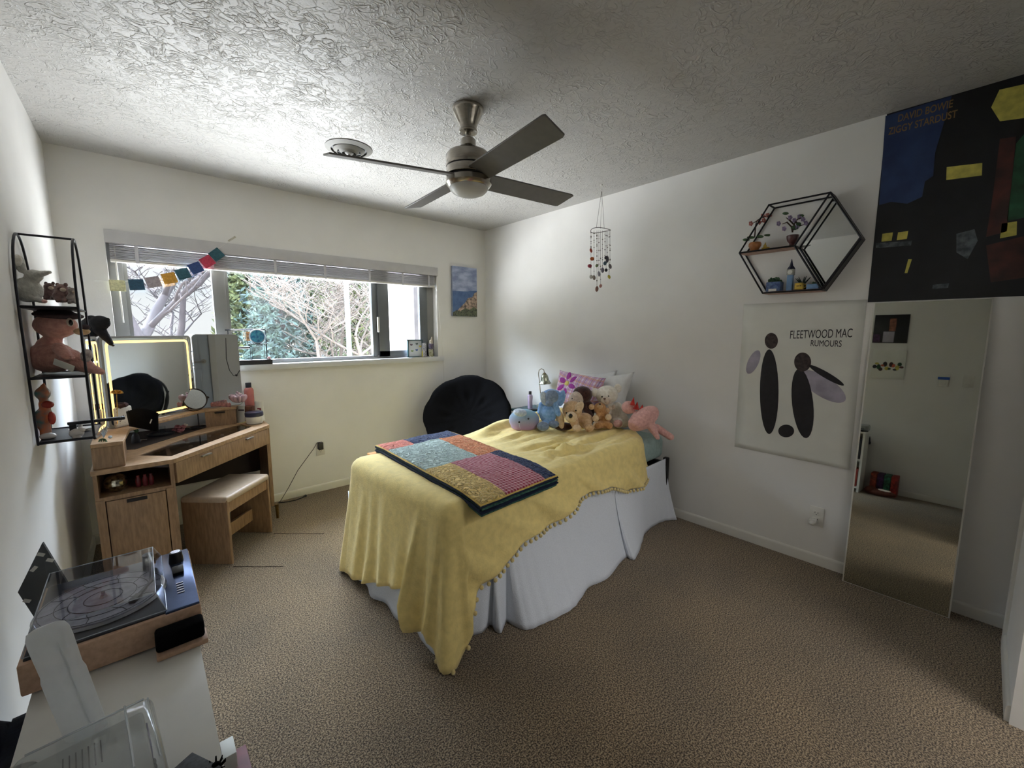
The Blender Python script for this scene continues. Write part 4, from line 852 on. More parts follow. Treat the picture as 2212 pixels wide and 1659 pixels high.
# pink lace fan and lotus bowl on the right of the hutch
X = PX((-2.52,-.15,HZ)); b = B(); b.grid(lambda u, v: X.P(447+52*u, 880-2*math.sin(PI*u)-v*9-(1.2*math.cos(u*60) if v > .9 else 0), .012*math.sin(PI*u)), 60, 4)
tag(b.obj('hair_comb', mat('pink_resin', (196,140,140), .4, 0, .2, 60), solid=.003), 'pink scalloped hair comb in front of the right mirror panel', 'comb')
m_lot = mat('pink_glass', (206,174,184), .15, 0, .15, 20); X = PX((-2.42,-.12,HZ)); t = thing('candle_holder', 'pink glass lotus candle holder at the right end of the vanity hutch', 'candle holder', X.a); s = X.s
for k in range(8):
    a = 2*PI*k/8; d_ = Vector((math.cos(a), math.sin(a), 0)); b = B(); b.ball(X.P(516,861)+d_*9*s, (6*s,3*s,9*s), Matrix.Rotation(a,3,'Z') @ Matrix.Rotation(.6,3,'Y')); b.obj('petal', m_lot, t)
b = B(); b.ball(X.P(516,864), (8*s,8*s,6*s)); b.ball(X.P(516,850), 2.5*s); b.obj('cup', m_lot, t)
# bottles at the right end
t, X = lathed('pump_bottle', 'tall white pump bottle behind the pink mist bottle', 'bottle', (531,900), TZ, [('bottle',[(6,0),(6.5,2),(6.5,58),(4,62)]),('pump',[(4,62),(4,74),(1.5,75),(1.5,84),(3.5,85),(3.5,88)])], [m_wpl, m_wpl])
t, X = lathed('mist_bottle', 'pink body mist bottle with a black cap, the tallest pink bottle on the vanity', 'bottle', (542,904), TZ, [('bottle',[(8,0),(9,2),(9,62),(7,66),(5,68)]),('cap',[(5.5,67),(5.5,77),(5,78)])], [m_rose, m_dark])
X = stand(540,908,TZ); t = thing('perfume_bottle', 'square amber perfume bottle in front of the pink mist bottle', 'bottle', X.a); s = X.s; b = B(); b.box(X.a+Vector((0,0,16*s)), (22*s,12*s,32*s), X.M, 2*s); b.obj('bottle', m_amb, t); b = B(); b.box(X.P(540,892,-6.4*s), (.6*s*2,.3*s,16*s), X.M); b.obj('printed_line', m_lab, t)
def tube_(name, label, base, w0, w1, h_, cap, m_, lab=None):
    X = stand(base[0], base[1], TZ); s = X.s; t = thing(name, label, 'tube', X.a); b = B(); rings = []
    for (k, q) in ((0,0),(.12,0),(.5,.5),(1,1)):
        hh = h_*k*s; wx = (w0+(w1-w0)*k)*s/2; wy = (w0*(1-k)*.5+.8)*s; rings.append([b.bm.verts.new(X.a + X.M @ Vector((wx*math.cos(a), wy*math.sin(a), hh))) for a in [2*PI*i/20 for i in range(20)]])
    for a, c in zip(rings, rings[1:]):
        for i in range(20): b.bm.faces.new((a[i],a[(i+1)%20],c[(i+1)%20],c[i]))
    b.bm.faces.new(rings[0][::-1]); b.bm.faces.new(rings[-1]); b.obj('tube_body', m_, t)
    if lab: b = B(); b.box(X.P(base[0]+lab[0],base[1]-lab[1],-lab[4]*s), (lab[2]*s,.4*s,lab[3]*s), X.M); b.obj('printed_label', lab[5], t)
    return t
tube_('cream_tube', 'flat silver-white cosmetic tube standing in front of the hutch drawer', (521,912), 14, 21, 36, 0, mat('silver_white', (206,206,196), .35, .1, .03, 20), (0,26,12,3,2.6,m_lab))
tube_('cream_tube', 'tall white cosmetic tube with a red label at the far right of the vanity', (562,908), 18, 19, 42, 0, m_wpl, (-2,22,8,9,4.2,mat('red_print', (140,40,60), .5)))
t, X = lathed('cream_jar', 'wide white cream jar with a navy lid at the right end of the vanity', 'jar', (550.5,915), TZ, [('jar',[(12,0),(15,2),(17,10),(17,16),(16,17)]),('lid',[(17,17),(17.4,18),(17.4,24),(16.5,26),(14,26.5)])], [m_wpl, m_navy], seg=36)
t, X = lathed('glass_vial', 'small dark glass vial behind the tall white tube', 'bottle', (556,898), TZ, [('vial',[(6,0),(6.5,2),(6.5,30),(3,34),(3,42)])], [m_dark])
X = stand(525,915,TZ); b = B(); b.cyl(X.P(518,914),X.P(533,911),.0042); tag(b.obj('lip_balm', mat('pale_yellow_plastic', (222,214,160), .4)), 'pale yellow lip balm lying in front of the cream jar', 'lip balm')
# sprig with crystals at the left of the hutch
X = PX((-3.03,-.90,HZ)); t = thing('air_plant', 'green trailing sprig with glass gems on the left end of the vanity hutch', 'plant', X.a)
b = B()
for k in range(10): a = k*.63; b.tube([X.P(222,947),X.P(222+7*math.cos(a),950+3*math.sin(a),.004),X.P(222+12*math.cos(a),958+9*abs(math.sin(a)),-.01)],[.001,.0022,.0006],6)
b.obj('leaves', m_grn, t)
b = B()
for k in range(8): a = k*.8; b.tube([X.P(224,945),X.P(224+8*math.cos(a),930-10*abs(math.sin(a)))],[.002,.0008],5)
b.ball(X.P(238,944),.008,None,8,6); b.obj('gems', mat('pale_blue_gem', (190,206,222), .15, 0, .2, 40), t)

# ================= WALL SHELF ON THE LEFT WALL =================
XB, XF = -3.2, -3.05; SY0, SY1, SZ0, SZ1 = -1.375, -1.06, .94, 1.73
m_wire = mat('black_wire', (34,34,40), .4, .5, .1, 30)
ws = thing('display_rack', 'black wire arched three-tier shelf on the left wall', 'shelf', (-3.13,-1.2,SZ0))
def arch(x, parent):
    b = B(); yc = (SY0+SY1)/2; w = (SY1-SY0)/2; P = [(x,SY0,SZ0),(x,SY0,1.2),(x,SY0,1.45)]
    for k in range(1,16): a = PI*k/16; P.append((x, yc-w*math.cos(a), 1.45+(SZ1-1.45)*math.sin(a)**.8))
    P += [(x,SY1,1.45),(x,SY1,1.2),(x,SY1,SZ0)]; b.tube(P, .0042, 8, closed=True); b.obj('arch_frame', m_wire, parent)
arch(XB, ws); arch(XF, ws)
b = B(); yc = (SY0+SY1)/2; b.tube([(XB,yc,SZ1),(XF,yc,SZ1)], .0042, 8); b.obj('top_bar', m_wire, ws)
for z in (1.452,1.19,.945):
    b = B(); b.bx((XB,SY0,z-.006),(XF,SY1,z)); b.obj('shelf_board', m_wire, ws)
    for y in (SY0,SY1): b = B(); b.tube([(XB,y,z),(XF,y,z)], .0042, 8); b.obj('side_bar', m_wire, ws)
# toys on it
class WToy(Toy):
    def __init__(s, name, label, anchor, group, cat='soft toy'):
        s.px = PX(anchor); s.t = thing(name, label, cat, anchor, group); s.b = B()
g_ = 'toys on the arched wall shelf'
m_bun = fur('grey_bunny_plush', (212,210,200), (182,180,172)); m_tk = fur('taupe_plush', (128,100,96), (96,74,72)); m_tk2 = fur('rosy_brown_plush', (158,126,120), (122,94,90)); m_wg = fur('whitish_plush', (190,180,174), (140,128,126))
m_salm = fur('salmon_plush', (226,172,158), (204,148,136)); m_hat = mat('brown_felt_hat', (70,56,60), .9, 0, .15, 40, .3, 160)
T = WToy('plush_rabbit', 'grey plush rabbit with a floppy ear on the top tier of the arched wall shelf', (-3.135,-1.30,1.452), g_)
T.e(58,627,27,26,.0,24); T.e(73,596,17,14,.0,13); T.limb((84,592),(108,588),8,4.5,-.01,-.03); T.limb((48,583),(38,562),8,11,.0,.0); T.limb((70,645),(92,650),7,6,-.01,-.02)
T.b.bm.verts.ensure_lookup_table(); T.done('body', m_bun, .006, .003)
T.part('inner_ear', m_cream, lambda b: T.e(38,562,9,12,-.02,5,b=b)); T.part('foot_pad', m_pink, lambda b: T.e(96,651,5,4,-.03,4,b=b))
for nm, lb, x, y, r, m_, of in (('plush_bear','small dark taupe bear behind the rabbit on the arched shelf',107,628,13,m_tk,.02),('plush_bear','rosy-brown bear in the middle of the top shelf tier',133,632,15,m_tk2,.0),('plush_bear','smallest whitish bear at the outer end of the top shelf tier',157,637,11,m_wg,.0)):
    T = WToy(nm, lb, (-3.10,-1.16+.04*(x<120),1.452), g_); T.e(x,y+8,r,r*.95,of,r*.9); T.e(x,y-8,r*.8,r*.72,of,r*.7); T.limb((x-4,y+12),(x-8,y+17),r*.35,r*.35,of,of-.02); T.limb((x+4,y+12),(x+8,y+17),r*.35,r*.35,of,of-.02); T.done('body', m_, .005, .002)
    for d_ in (-1,1): T.part('ear', m_, lambda b: T.e(x+d_*r*.6,y-8-r*.6,r*.28,r*.28,of,r*.15,b=b))
    T.part('muzzle', m_ivory, lambda b: T.e(x+3,y-6,r*.35,r*.28,of-r*.7*T.px.s,r*.3,b=b))
T = WToy('plush_duck', 'salmon-pink plush duck with a brown hat, filling the middle tier of the arched shelf', (-3.10,-1.22,1.19), g_)
T.e(112,772,42,33,.0,36); T.e(120,703,38,27,.0,30); T.limb((100,745),(115,735),16,15,.0,.0); T.limb((150,775),(188,792),22,14,-.01,-.01); T.limb((185,792),(219,803),13,7,-.01,-.02); T.limb((128,752),(142,768),12,10,-.045,-.06); T.done('body', m_salm, .006, .003)
T.part('hat', m_hat, lambda b: (T.e(126,681,44,9,.0,36,-4,b=b), T.e(120,676,30,12,.0,26,-4,b=b)), remesh=.006)
T.part('bill', m_tan, lambda b: T.e(177,716,14,8,-.01,12,b=b)); T.part('bill_tip', m_hat, lambda b: T.e(183,707,9,6,-.01,9,b=b))
T.part('eye', m_eye, lambda b: T.e(153,697,4,6,-.036,2.5,b=b)); T.part('eye_patch', m_ivory, lambda b: T.e(151,696,7,9,-.031,3,b=b))
T.part('chest_ruff', m_wg, lambda b: T.e(187,768,9,14,-.02,10,-15,b=b)); T.part('cloth_tag', m_wpl, lambda b: T.b and b.box(T.px.P(138,789,-.085), (42*T.px.s,.002,13*T.px.s), T.px.M @ Matrix.Rotation(math.radians(22),3,'Y')))
T = WToy('plush_dog', 'black plush dog lying over the top left corner of the lit mirror', (-3.055,-.575,1.337), None)
T.e(200,705,17,24,.0,14); T.e(216,697,20,15,-.02,13); T.limb((215,712),(240,742),11,5.5,-.02,-.03); T.e(232,690,6,4,-.02,4); T.limb((190,700),(188,745),12,6,.01,.0); T.done('body', mat('black_plush', (30,30,36), .95, 0, .15, 60, .9, 140), .006, .003)
T.part('nose', m_eye, lambda b: T.e(244,746,3,2.5,-.035,2.5,b=b))
# ceramics on the lowest tier
m_cer = mat('painted_ceramic', (70,120,120), .25, 0, .5, 26, c2=(196,110,70)); m_cerr = mat('red_glaze', (186,60,48), .25, 0, .2, 30); m_cerw = mat('white_glaze', (216,210,204), .25, 0, .05, 30)
T = WToy('ceramic_bird', 'colourful glazed ceramic bird on the lowest tier of the arched shelf', (-3.14,-1.31,.945), None, 'figurine')
T.e(92,903,16,26,.0,14,-25); T.e(97,875,10,16,.0,10); T.e(92,850,13,14,.0,12); T.limb((92,842),(95,828),8,2,.0,.0); T.limb((97,915),(100,943),9,10,.0,.0); T.done('body', m_cer, .005, 0)
T.part('red_comb', m_cerr, lambda b: (T.e(103,874,11,8,-.02,8,b=b), T.e(112,903,6,14,-.015,6,b=b))); T.part('white_base', m_cerw, lambda b: T.e(104,942,14,7,-.01,12,b=b))
p = Vector((-3.10,-1.19,.945)); X = PX(p); t = thing('ring_dish', 'white ring dish with a small post on the lowest tier of the arched shelf', 'dish', p); b = B(); b.lathe([(.012,0),(.02,.002),(.038,.01),(.037,.012),(.015,.006),(.002,.006)], p+Vector((0,0,.001)), seg=32); b.obj('dish', m_cerw, t); b = B(); b.lathe([(.008,.004),(.007,.02),(.006,.03),(.002,.034)], p); b.obj('post', m_cerw, t)
b = B(); b.box((-3.05,-1.21,.985), (.17,.02,.012), Matrix.Rotation(.12,3,'Z'), .003); b.box((-2.99,-1.205,.985), (.06,.03,.014), Matrix.Rotation(.12,3,'Z'), .004); b.box((-3.12,-1.21,.962),(.02,.02,.034)); tag(b.obj('hand_fan', m_pot), 'closed dark folding fan lying across the lowest tier of the arched shelf', 'fan')
p = Vector((-3.12,-1.32,.945)); b = B(); b.ball(p+Vector((.02,-.02,.018)), (.022,.014,.018)); b.ball(p+Vector((.035,-.02,.03)), .011); b.cyl(p+Vector((.02,-.02,0)),p+Vector((.02,-.02,.01)),.014); tag(b.obj('ceramic_hen', m_cerw), 'little white ceramic hen in front of the colourful ceramic bird', 'figurine')
# ================= RIGHT WALL =================
def yz(px, py, x=-.002): p = at(px,py,'x',x); return p.y, p.z
def wall_poly(b, pts, x, th=.0006):  # flat shape printed on the right wall, pts in (y,z)
    M = wallM((x,0,0),(0,-1,0),(0,0,1)); b.prism([(-y, z) for y, z in pts], 0, th, M); return b
def pxpoly(b, pts, x, th=.0006): return wall_poly(b, [yz(p[0],p[1],x) for p in pts], x, th)
m_paper = mat('matte_poster_paper', (228,228,220), .6, 0, .03, 6); m_ink = mat('black_ink', (34,32,38), .6, 0, .15, 30); m_lilg = mat('lilac_grey_ink', (178,172,188), .6, 0, .12, 14)
# off-white figure poster (generic stand-in shapes)
po = thing('music_poster', 'off-white music poster with dark oval shapes and thin lettering, left of the standing mirror', 'poster', (0,-2.96,1.07))
b = B(); b.grid(lambda u, v: (-.001-.003*math.exp(-((v-.03)/.05)**2)-.008*sm(v,.93,1)*u, -2.655-.602*u, 1.535-.925*v-.005*u), 10, 30); b.obj('poster_sheet', m_paper, po, solid=.0006)
def Z(x, y): return (1570+x*.2291, 640+y*.2291)
xx = -.0019
M = wallM((xx,0,0),(0,-1,0),(0,0,1))
y0_, z0_ = yz(*Z(590,400),xx); y1_, z1_ = yz(*Z(1215,385),xx); M1 = wallM((xx,y0_,z0_),(0,-1,(z1_-z0_)/(y0_-y1_)),(0,0,1))
lettering('title_lettering', 'FLEETWOOD MAC', .068, m_ink, M1, po, ext=.0003, sx=(y0_-y1_)/.60)
y0_, z0_ = yz(*Z(785,470),xx); M1 = wallM((xx,y0_,z0_),(0,-1,0),(0,0,1)); lettering('subtitle_lettering', 'RUMOURS', .05, m_ink, M1, po, ext=.0003, sx=.62)
def blob(cx, cy, rx, ry, rot=0, n=28, a0=0, a1=360):
    r_ = math.radians(rot); P = []
    for k in range(n): a = math.radians(a0+(a1-a0)*k/(n-1 if a1-a0 < 360 else n)); x = rx*math.cos(a); y = ry*math.sin(a); P.append(Z(cx+x*math.cos(r_)-y*math.sin(r_), cy+x*math.sin(r_)+y*math.cos(r_)))
    return P
def printed(name, m_, P, dx=0): b = B(); pxpoly(b, P, xx-dx); b.obj(name, m_, po, smooth=False)
printed('dark_print', m_ink, blob(400,900,88,400)); printed('dark_print', m_ink, blob(715,1010,100,330,-6)); printed('dark_print', m_ink, blob(560,1270,75,60))
printed('pale_print', m_lilg, blob(905,850,250,95,32), -.0001); printed('pale_print', m_lilg, blob(250,620,50,120,25)); printed('ring_print', m_ink, blob(940,745,190,30,30), .0003)
printed('round_print', mat('brown_ink', (72,58,58), .6, 0, .3, 60), blob(420,420,62,75), .0003); printed('round_print', mat('brown_ink', (72,58,58), .6), blob(715,620,80,90), .0003)

# dark tall poster
zp = thing('music_poster', 'tall dark poster with a deep blue left side and yellow blocks, above the standing mirror', 'poster', (0,-3.56,1.97))
m_zb = mat('poster_black', (20,22,28), .45, 0, .3, 12, c2=(12,13,18)); m_zblue = mat('poster_blue', (42,62,104), .45, 0, .2, 9, c2=(28,44,84)); m_zy = mat('poster_yellow', (212,200,96), .45, 0, .15, 30); m_zg = mat('poster_green', (40,92,62), .45, 0, .3, 14); m_zr = mat('poster_brown', (82,40,34), .45, 0, .35, 12, c2=(50,28,26)); m_zt = mat('poster_title', (140,108,66), .5, 0, .1, 30); m_zw = mat('poster_grey', (96,104,110), .45, 0, .3, 40, c2=(50,56,62))
b = B(); b.bx((-.004,-3.868,1.515),(-.002,-3.262,2.438)); b.obj('poster_sheet', m_zb, zp)
x2 = -.0045
def zq(name, m_, pls):
    for q in pls: b = B(); pxpoly(b, q, x2); b.obj(name, m_, zp, smooth=False)
zq('blue_print', m_zblue, [[(1913,251),(2056,207),(2040,262),(2020,330),(2016,380),(1998,392),(1992,425),(1960,440),(1925,436),(1899,443)]])
zq('yellow_print', m_zy, [[(2045,361),(2122,352),(2121,379),(2044,389)], [(2159,194),(2212,182),(2212,255),(2160,262),(2141,232)], [(2164,483),(2197,478),(2196,508),(2160,515)], [(1906,505),(1929,502),(1926,520),(1904,522)], [(1940,502),(1962,499),(1959,516),(1937,519)], [(1962,560),(1970,560),(1960,590),(1954,590)]])
zq('green_print', m_zg, [[(2195,310),(2212,290),(2212,470),(2175,478),(2185,400)]])
zq('brown_print', m_zr, [[(2160,300),(2195,295),(2175,500),(2130,512),(2145,420)], [(2130,530),(2212,510),(2212,600),(2140,610)]])
zq('grey_print', m_zw, [[(2066,505),(2105,495),(2112,520),(2090,560),(2066,545)], [(1892,525),(1970,520),(1968,530),(1892,536)], [(2015,615),(2050,612),(2048,622),(2014,624)]])
y0_, z0_ = yz(1935,254,x2-.001); y1_, z1_ = yz(2055,222,x2-.001)
lettering('title_lettering', 'DAVID BOWIE', .047, m_zt, wallM((x2-.001,-3.305,2.385),(0,-1,.0),(0,0,1)), zp, ext=.0003, sx=.62, bold=.0006)
lettering('title_lettering', 'ZIGGY STARDUST', .047, m_zt, wallM((x2-.001,-3.275,2.335),(0,-1,.0),(0,0,1)), zp, ext=.0003, sx=.62, bold=.0006)

# standing mirror leaning on the wall
mb, mt = -.094, -.008; MY0, MY1, MZ = -3.288, -3.70, 1.512
sm_ = thing('standing_mirror', 'tall frameless mirror leaning against the right wall under the dark poster', 'mirror', (-.05,(MY0+MY1)/2,0))
up_ = Vector((mt-mb,0,MZ)).normalized(); nm_ = Vector((-up_.z,0,up_.x)); MM = Matrix((Vector((0,-1,0)), up_, nm_)).transposed(); mc = Vector(((mt+mb)/2,(MY0+MY1)/2,MZ/2)); hl = Vector((mt-mb,0,MZ)).length
b = B(); b.box(mc-nm_*.006, (MY0-MY1,hl,.012), MM, .002); b.obj('backing', m_white, sm_)
b = B(); b.box(mc+nm_*.001, (MY0-MY1-.012,hl-.008,.002), MM); b.obj('mirror_glass', mat('mirror_silver_tint', (214,216,206), .015, 1, 0, 1), sm_, smooth=False)
def refl(px, py, xw=-W):  # where on the left wall the mirror shows this
    d = ray(px, py); P0 = mc; t = (P0-C).dot(nm_)/d.dot(nm_); h = C+d*t; r = d-2*d.dot(nm_)*nm_; return h + r*((xw-h.x)/r.x)
# what it shows on the left wall
def leftcard(name, label, cat, pxs, th, mats, group=None):
    P = [refl(*q) for q in pxs]; ys = sorted(p.y for p in P); zs = sorted(p.z for p in P); y0, y1, z0, z1 = (ys[0]+ys[1])/2, (ys[-1]+ys[-2])/2, (zs[0]+zs[1])/2, (zs[-1]+zs[-2])/2
    t = thing(name, label, cat, (-W,(y0+y1)/2,(z0+z1)/2), group); b = B(); b.bx((-W,y0,z0),(-W+th,y1,z1),.001); b.obj('sleeve' if 'record' in name else 'body', mats[0], t); return t, y0, y1, z0, z1
t, y0, y1, z0, z1 = leftcard('record_sleeve', 'dark record sleeve seen in the standing mirror above the white sleeve', 'record sleeve', ((1893,680),(1967,680),(1960,741),(1883,741)), .012, [m_zb])
for nm, m_, (u0,u1,v0,v1) in (('skin_tone_print', mat('warm_skin_ink', (170,110,90), .6, 0, .3, 30), (.36,.55,.42,.86)), ('pale_print', m_lilg, (.38,.7,.02,.4)), ('plum_print', mat('plum_ink', (90,60,100), .6, 0, .3, 30), (.78,.98,.03,.3))):
    b = B(); yy = lambda u: y0+(y1-y0)*u; zz = lambda v: z0+(z1-z0)*v; b.bx((-W+.012,yy(u0),zz(v0)),(-W+.0128,yy(u1),zz(v1)),.0003); b.obj(nm, m_, t)
t, y0, y1, z0, z1 = leftcard('record_sleeve', 'white record sleeve with a coloured flourish, seen in the standing mirror', 'record sleeve', ((1887,757),(1960,757),(1952,820),(1880,816)), .012, [m_paper])
for k in range(14):
    b = B(); u = .1+.8*k/13; m_ = (m_zr, m_zg, m_zy, m_ink, mat('rust_ink', (190,90,60), .6))[k%5]; b.ball((-W+.0125, y0+(y1-y0)*u, z0+(z1-z0)*(.42+.1*math.sin(k*1.7))), (.0008,.018,.012+.008*(k%3)), None, 10, 6); b.obj('flourish', m_, t)
def sw(px_, label, tape):
    P = refl(*px_); t = thing('light_switch', label, 'switch', (-W,P.y,P.z), 'wall switches seen in the standing mirror'); b = B(); b.bx((-W,P.y-.037,P.z-.057),(-W+.006,P.y+.037,P.z+.057),.002); b.obj('cover_plate', m_white, t); b = B(); b.bx((-W+.006,P.y-.016,P.z-.033),(-W+.010,P.y+.016,P.z+.033),.002); b.obj('rocker', m_white, t)
    if tape: b = B(); b.bx((-W+.010,P.y-.04,P.z+.012),(-W+.011,P.y+.045,P.z+.04)); b.obj('tape', mat('blue_tape', (40,90,180), .6, 0, .1, 40), t, label='strip of blue tape')
sw((2039,823), 'light switch with blue tape across it, seen in the standing mirror', True); sw((2092,824), 'plain white light switch right of the taped one, seen in the standing mirror', False)

# hexagon shelf
HX = Vector((0,-2.935,1.838)); a_ = .288; DEP = .105
m_hex = mat('black_steel', (24,24,30), .4, .5, .1, 30); m_pinkb = wood('rosy_wood', (186,150,130), (160,124,106), (1,6,1))
hs = thing('hexagon_shelf', 'black steel hexagonal wall shelf with a diamond mirror, between the poster and the mobile', 'shelf', HX)
hv = [Vector((0,-a_*math.cos(math.radians(k*60)),a_*math.sin(math.radians(k*60)))) for k in range(6)]  # 0=C right,1=B,2=A,3=F left,4=E,5=D
def hp_(k, x): return HX + (hv[k] if k >= 0 else Vector((0,0,0))) + Vector((x,0,0))
for x in (-.008,-DEP):
    b = B(); b.tube([hp_(k,x) for k in range(6)], .0055, 8, closed=True)
    b.tube([hp_(-1,x),hp_(1,x)], .005, 8); b.tube([hp_(-1,x),hp_(5,x)], .005, 8); b.tube([hp_(-1,x),hp_(3,x)], .005, 8); b.obj('outline_frame', m_hex, hs)
b = B()
for k in (-1,1,2,3,4,5,0): b.tube([hp_(k,-.008),hp_(k,-DEP)], .005, 8)
b.obj('cross_bars', m_hex, hs)
b = B()
for (k, q) in ((1,0),(0,5)):  # solid black side plates around the mirror
    A = hp_(k,-.004); Bq = hp_(q,-.004); b.bm.faces.new([b.bm.verts.new(v) for v in (A, Bq, Bq+Vector((-DEP*.7,0,0)), A+Vector((-DEP*.7,0,0)))])
b.obj('side_plate', m_hex, hs, solid=.006, smooth=False)
for (k, q) in ((3,-1),(4,5)):
    b = B(); A = hp_(k,0); Bq = hp_(q,0); b.bx((-DEP+.004,min(A.y,Bq.y)+.004,A.z-.006),(-.006,max(A.y,Bq.y)-.004,A.z+.006)); b.obj('shelf_board', m_pinkb, hs)
b = B(); c0 = [hp_(k,-.012) for k in (-1,1,0,5)]; cen = sum(c0, Vector())/4; b.bm.faces.new([b.bm.verts.new(cen+(v-cen)*.94) for v in c0]); b.obj('mirror_glass', m_mir, hs, solid=.003, smooth=False)
ZU = HX.z+.007; ZL = HX.z-a_*math.sin(math.radians(60))+.007
m_terr = mat('terracotta_glaze', (186,120,66), .35, 0, .2, 30); m_maroon = mat('maroon_glaze', (84,44,42), .4, 0, .15, 30); m_twig = mat('twig', (70,50,40), .8, 0, .2, 60); m_blos = mat('coral_blossom', (206,130,120), .7, 0, .2, 60); m_lav = mat('lilac_blossom', (168,150,186), .7, 0, .2, 60)
def hexplant(label, y, potm, potprof, feet, brs, blm, leaf):
    p = Vector((-.06,y,ZU)); X = PX(p); t = thing('bonsai', label, 'plant', p, 'bonsai plants on the hexagon shelf'); b = B(); b.lathe(potprof, p, seg=24); b.obj('pot', potm, t)
    b = B()
    for br in brs: P = [X.P(*q) for q in br]; b.tube(P, [.004]*(len(P)-1)+[.0015], 6)
    b.obj('branches', m_twig, t)
    for (x, y_) in leaf[0]:
        b = B()
        for k in range(5): a = k*1.26; b.ball(X.P(x+3*math.cos(a), y_+3*math.sin(a), .006*math.sin(k*2)), (.007,.005,.007), None, 8, 6)
        b.obj('blossom', blm, t)
    b = B()
    for (x, y_, rx, rz) in leaf[1]: b.ball(X.P(x,y_), (rx*X.s,.006,rz*X.s), X.M, 12, 6)
    b.obj('leaves', m_grn, t)
hexplant('bonsai with coral blossoms in a round terracotta pot on the hexagon shelf', -2.715, m_terr, [(.012,0),(.02,.003),(.026,.015),(.034,.03),(.034,.042),(.03,.05)], 0,
    [((1630,512),(1632,490),(1634,478),(1622,484)),((1634,478),(1645,470),(1660,466),(1678,462)),((1633,486),(1640,480),(1650,478))], m_blos,
    ([(1622,483),(1640,480),(1650,476),(1648,466),(1658,465),(1668,464),(1679,461)], [(1622,513,9,3),(1612,518,8,3),(1660,508,10,2.5),(1642,511,8,3)]))
hexplant('bonsai with lilac blossoms in a footed maroon pot on the hexagon shelf', at(1712,520,'x',-.06).y, m_maroon, [(.012,0),(.016,.004),(.014,.014),(.026,.03),(.03,.045),(.031,.058),(.028,.06)], 0,
    [((1712,502),(1710,490),(1700,480),(1690,484)),((1712,500),(1716,484),(1722,474),(1734,470)),((1716,486),(1706,476),(1698,470)),((1720,480),(1728,488),(1740,484))], m_lav,
    ([(1682,483),(1694,494),(1707,470),(1716,476),(1727,468),(1735,474),(1741,482),(1722,490)], [(1697,461,7,3),(1716,492,8,5),(1725,484,6,4),(1732,466,5,3)]))
p = Vector((-.06,-2.775,ZU)); X = PX(p); b = B(); b.ball(p+Vector((0,0,.008)), (.02,.022,.008)); b.ball(p+Vector((0,.004,.02)), (.009,.009,.012)); b.cyl(p+Vector((0,.004,.028)),p+Vector((0,.002,.042)),.006,.001); tag(b.obj('origami_boat', mat('yellow_glaze', (214,180,70), .4, 0, .2, 40)), 'small yellow ornament between the two bonsai pots', 'ornament')
# lower tier
m_mosaic = mat('blue_mosaic', (54,72,120), .4, 0, .4, 70, c2=(96,120,160)); m_succ = mat('succulent_green', (60,96,66), .6, 0, .2, 50); m_tow = mat('pale_blue_paint', (120,156,196), .45, 0, .1, 30)

ey = HX.y + a_*math.cos(math.radians(60)); dy = HX.y - a_*math.cos(math.radians(60))  # left / right ends of the lower shelf
def ylow(px_): return at(px_, 628, 'x', -.07).y
y_ = ylow(1671); t = thing('planter', 'blue mosaic planter with a green succulent at the left of the lower hexagon tier', 'planter', (-.06,y_,ZL)); b = B(); b.box((-.058,y_,ZL+.028),(.06,.075,.056),None,.004); b.obj('pot', m_mosaic, t)
b = B()
for k in range(16): a = k*2.4; r = .006*math.sqrt(k); b.ball((-.058+r*math.cos(a), y_+r*math.sin(a)*1.4, ZL+.062+.01*math.cos(k)), (.008,.008,.014), Matrix.Rotation(a,3,'Z') @ Matrix.Rotation(.4,3,'X'), 8, 6)
b.obj('succulent', m_succ, t)
y_ = ylow(1704); t = thing('clock_tower', 'pale blue miniature clock tower with a pointed dark roof on the lower hexagon tier', 'ornament', (-.06,y_,ZL))
b = B(); b.box((-.06,y_,ZL+.045),(.028,.028,.09),None,.001); b.obj('tower', m_tow, t)
b = B(); b.box((-.06,y_,ZL+.104),(.034,.034,.032),None,.001); b.obj('clock_stage', mat('stone_beige', (170,170,160), .5, 0, .1, 40), t)
b = B(); b.cyl((-.0775,y_,ZL+.104),(-.0785,y_,ZL+.104),.012); b.obj('clock_face', m_paper, t)
b = B(); b.cyl((-.06,y_,ZL+.12),(-.06,y_,ZL+.138),.022,.012,4); b.cyl((-.06,y_,ZL+.138),(-.06,y_,ZL+.178),.010,.001,4); b.obj('roof', m_navy, t)
y_ = ylow(1728)-.002; t = thing('succulent', 'dark green spiky succulent behind the yellow mug', 'plant', (-.035,y_,ZL)); b = B(); b.cyl((-.035,y_,ZL),(-.035,y_,ZL+.03),.016,.02); b.obj('pot', m_pot, t); b = B()
for k in range(14): a = k*.45*2; d_ = Vector((.5*math.cos(a), math.sin(a), 1.1)).normalized(); b.cyl(Vector((-.035,y_,ZL+.028)), Vector((-.035,y_,ZL+.028))+d_*.055, .006, .001, 6)
b.obj('leaves', mat('dark_succulent', (34,56,50), .6, 0, .2, 50), t)
y_ = ylow(1727); t = thing('mug', 'small yellow mug with dark lettering on the lower hexagon tier', 'mug', (-.08,y_,ZL)); b = B(); b.box((-.08,y_,ZL+.02),(.036,.042,.038),None,.006,3); b.obj('cup', mat('yellow_glaze', (214,180,70), .4), t); b = B(); b.tube([(-.08,y_-.02,ZL+.03),(-.08,y_-.032,ZL+.026),(-.08,y_-.032,ZL+.014),(-.08,y_-.02,ZL+.01)],.003,6); b.obj('handle', mat('yellow_glaze', (214,180,70), .4), t)
b = B()
for k in range(3): b.bx((-.0988,y_+.008-.008*k,ZL+.018),(-.0982,y_+.003-.008*k,ZL+.023))
b.obj('lettering', m_ink, t)
